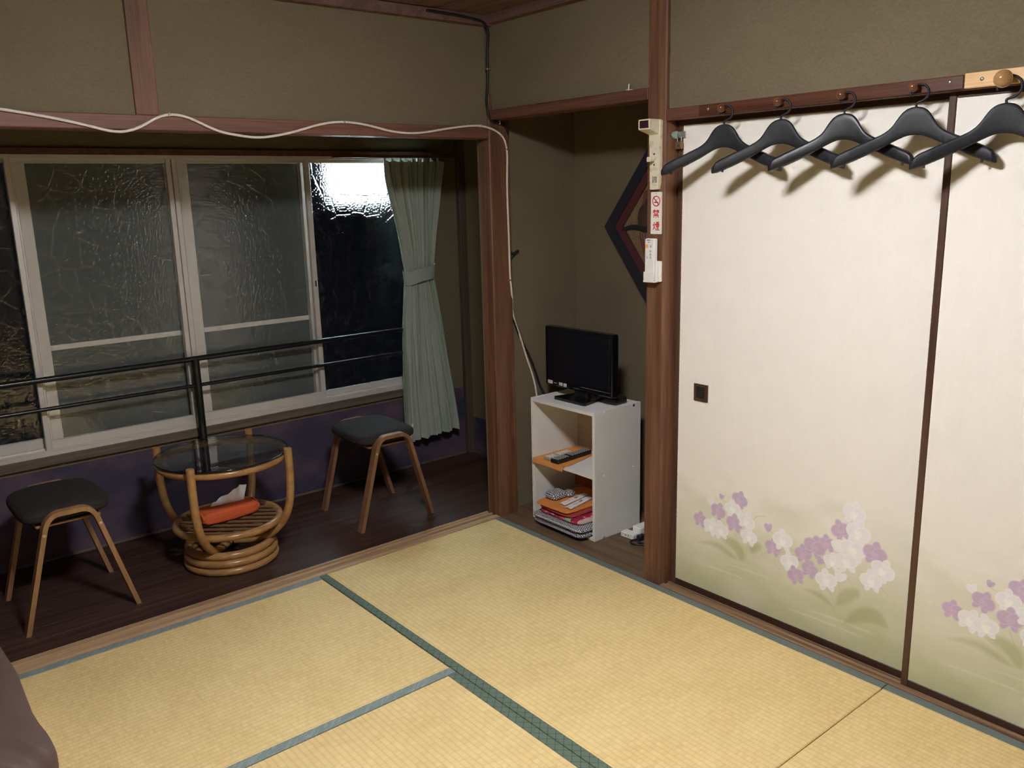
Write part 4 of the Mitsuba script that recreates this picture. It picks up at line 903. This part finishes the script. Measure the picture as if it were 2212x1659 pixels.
def hanger_body():
    """A contoured black plastic suit hanger: lofted along its width; x towards the room is negative, width along y."""
    N = 97; u = np.linspace(-0.205, 0.205, N); a = np.abs(u)
    top = np.interp(a, [0, .020, .032, .042, .051, .062, .080, .105, .150, .186, .198, .205], [0, -.004, -.012, -.026, -.042, -.056, -.068, -.079, -.099, -.115, -.125, -.142])
    bot = np.interp(a, [0, .020, .045, .075, .110, .150, .190, .205], [-.073, -.075, -.086, -.102, -.119, -.137, -.153, -.157])
    top = gaussian_filter1d(top, 1.2); bot = gaussian_filter1d(bot, 2)
    bot = np.minimum(bot, top - 0.006)
    th = np.interp(a, [0, .04, .09, .16, .195, .205], [.0075, .0075, .0105, .0175, .0165, .009])
    bow = -0.030 * (a / 0.205) ** 1.8
    M = 20; t = np.arange(M) * 2 * PI / M
    sgn = lambda x, e: np.sign(x) * np.abs(x) ** e
    cx = sgn(np.cos(t), 0.55); cz = sgn(np.sin(t), 0.62)
    P = np.zeros((N, M + 1, 3))
    for i in range(N):
        P[i, :M, 0] = bow[i] + th[i] * cx; P[i, :M, 1] = u[i]; P[i, :M, 2] = (top[i] + bot[i]) / 2 + (top[i] - bot[i]) / 2 * cz
    P[:, M] = P[:, 0]
    body = grid_mesh(P)
    caps = []
    for i, s in ((0, 1), (N - 1, -1)):
        c = P[i, :M].mean(0); V = np.vstack([P[i, :M], c]); F = [[j, (j + 1) % M, M][::s] for j in range(M)]
        caps.append(trimesh.Trimesh(V, F, process=False))
    out = trimesh.util.concatenate([body, *caps])
    out.merge_vertices(); out.fix_normals(); return out
hb = hanger_body()
nubs = cat(*[B(-0.028 - 0.003, -0.028 + 0.003, y - 0.003, y + 0.003, -0.1525, -0.1425, 0.001) for y in (-0.172, 0.172)])
def hook_path(r=0.022, c=(-0.006, 0.034)):
    a = np.radians(np.linspace(-70, 195, 34))
    arc = [(0, c[0] - r * math.cos(t), c[1] + r * math.sin(t)) for t in a]
    return spline([(0, 0, -0.008), (0, 0, 0.000), (0, 0.0005, 0.005)] + arc, 80)
hooks = sweep(hook_path(), 0.0030, 10)
hookL = sweep(hook_path(0.0265, (-0.004, 0.036)), 0.0032, 10)
ply_body, ply_nub, ply_hook, ply_hookL = (mikit.ply(tm(a), HANGER_BLACK, smooth=s) for a, s in ((hb, 40), (nubs, False), (hooks, True), (hookL, True)))
HANG = [(-1.252, 1.7135, 13, 'first black plastic coat hanger from the post, hanging on the first knob'), (-1.461, 1.7130, 13, 'second black plastic coat hanger from the post, hanging on the second knob'),
        (-1.668, 1.7125, 12, 'glossy black coat hanger in the middle of the row, on the third knob'), (-1.874, 1.7125, 14, 'fourth black plastic coat hanger, on the last dark red knob'), (-2.100, 1.7020, 15, 'black plastic coat hanger on the large pine knob at the right edge')]
HANGER_GLOSS = mat('mat_hanger_gloss', [0.010, 0.010, 0.012], 0.38, 0.45)
for i, (y, z, deg, lab) in enumerate(HANG):
    key = thing('coat_hanger', lab, 'coat hanger', 'coat hangers on the racks')
    x = -0.0215 if i < 4 else -0.024
    M = T().translate([x, y, z]).rotate([0, 0, 1], float(deg))
    body = dict(ply_body)
    if i == 2: body['bsdf'] = {'type': 'ref', 'id': HANGER_GLOSS}
    scene[key + '__body'] = {**body, 'to_world': M}
    scene[key + '__strap_notch'] = {**ply_nub, 'to_world': M}
    scene[key + '__hook'] = {**(ply_hook if i < 4 else ply_hookL), 'to_world': M}
    labels[key + '__hook'] = {'label': 'thin black metal hook'}

# ================================================================== bedding at the left edge
k = thing('futon_mattress', 'white sheeted futon under the brown quilt at the lower left corner', 'mattress')
def soft(seed, amp, f=7):
    def fn(P):
        n = meshkit.fbm(np.stack([P[:, 0] * f + seed, P[:, 1] * f, P[:, 2] * f], -1), 3) - 0.5
        L = np.linalg.norm(P, axis=1, keepdims=True); return P + P / np.maximum(L, 1e-6) * n[:, None] * amp
    return fn
obj('mattress', pillow((-2.495, -0.620, 0.092), (0.378, 0.560, 0.088), 0.14, 90, soft(3, 0.02)), SHEET, k, smooth=True)
def quilt(P):
    n = meshkit.fbm(np.stack([P[:, 0] * 6 + 9, P[:, 1] * 6, P[:, 2] * 6], -1), 3) - 0.5
    L = np.linalg.norm(P, axis=1, keepdims=True)
    Q = P + P / np.maximum(L, 1e-6) * n[:, None] * 0.035
    c = np.exp(-(((P[:, 0] - 0.33) / 0.10) ** 2 + ((P[:, 1] + 0.45) / 0.10) ** 2))
    w = np.sin((P[:, 0] + P[:, 1] * 0.6) * 75 + P[:, 2] * 30)
    Q[:, 2] += c * (w * 0.008 - 0.010); Q[:, 0] += c * 0.035; Q[:, 1] -= c * 0.030
    return Q
obj_q = thing('quilt', 'dark brown quilt folded on the white futon at the left edge', 'quilt')
obj('quilt', pillow((-2.505, -0.500, 0.240), (0.395, 0.460, 0.066), 0.18, 130, quilt), QUILT, obj_q, smooth=True)
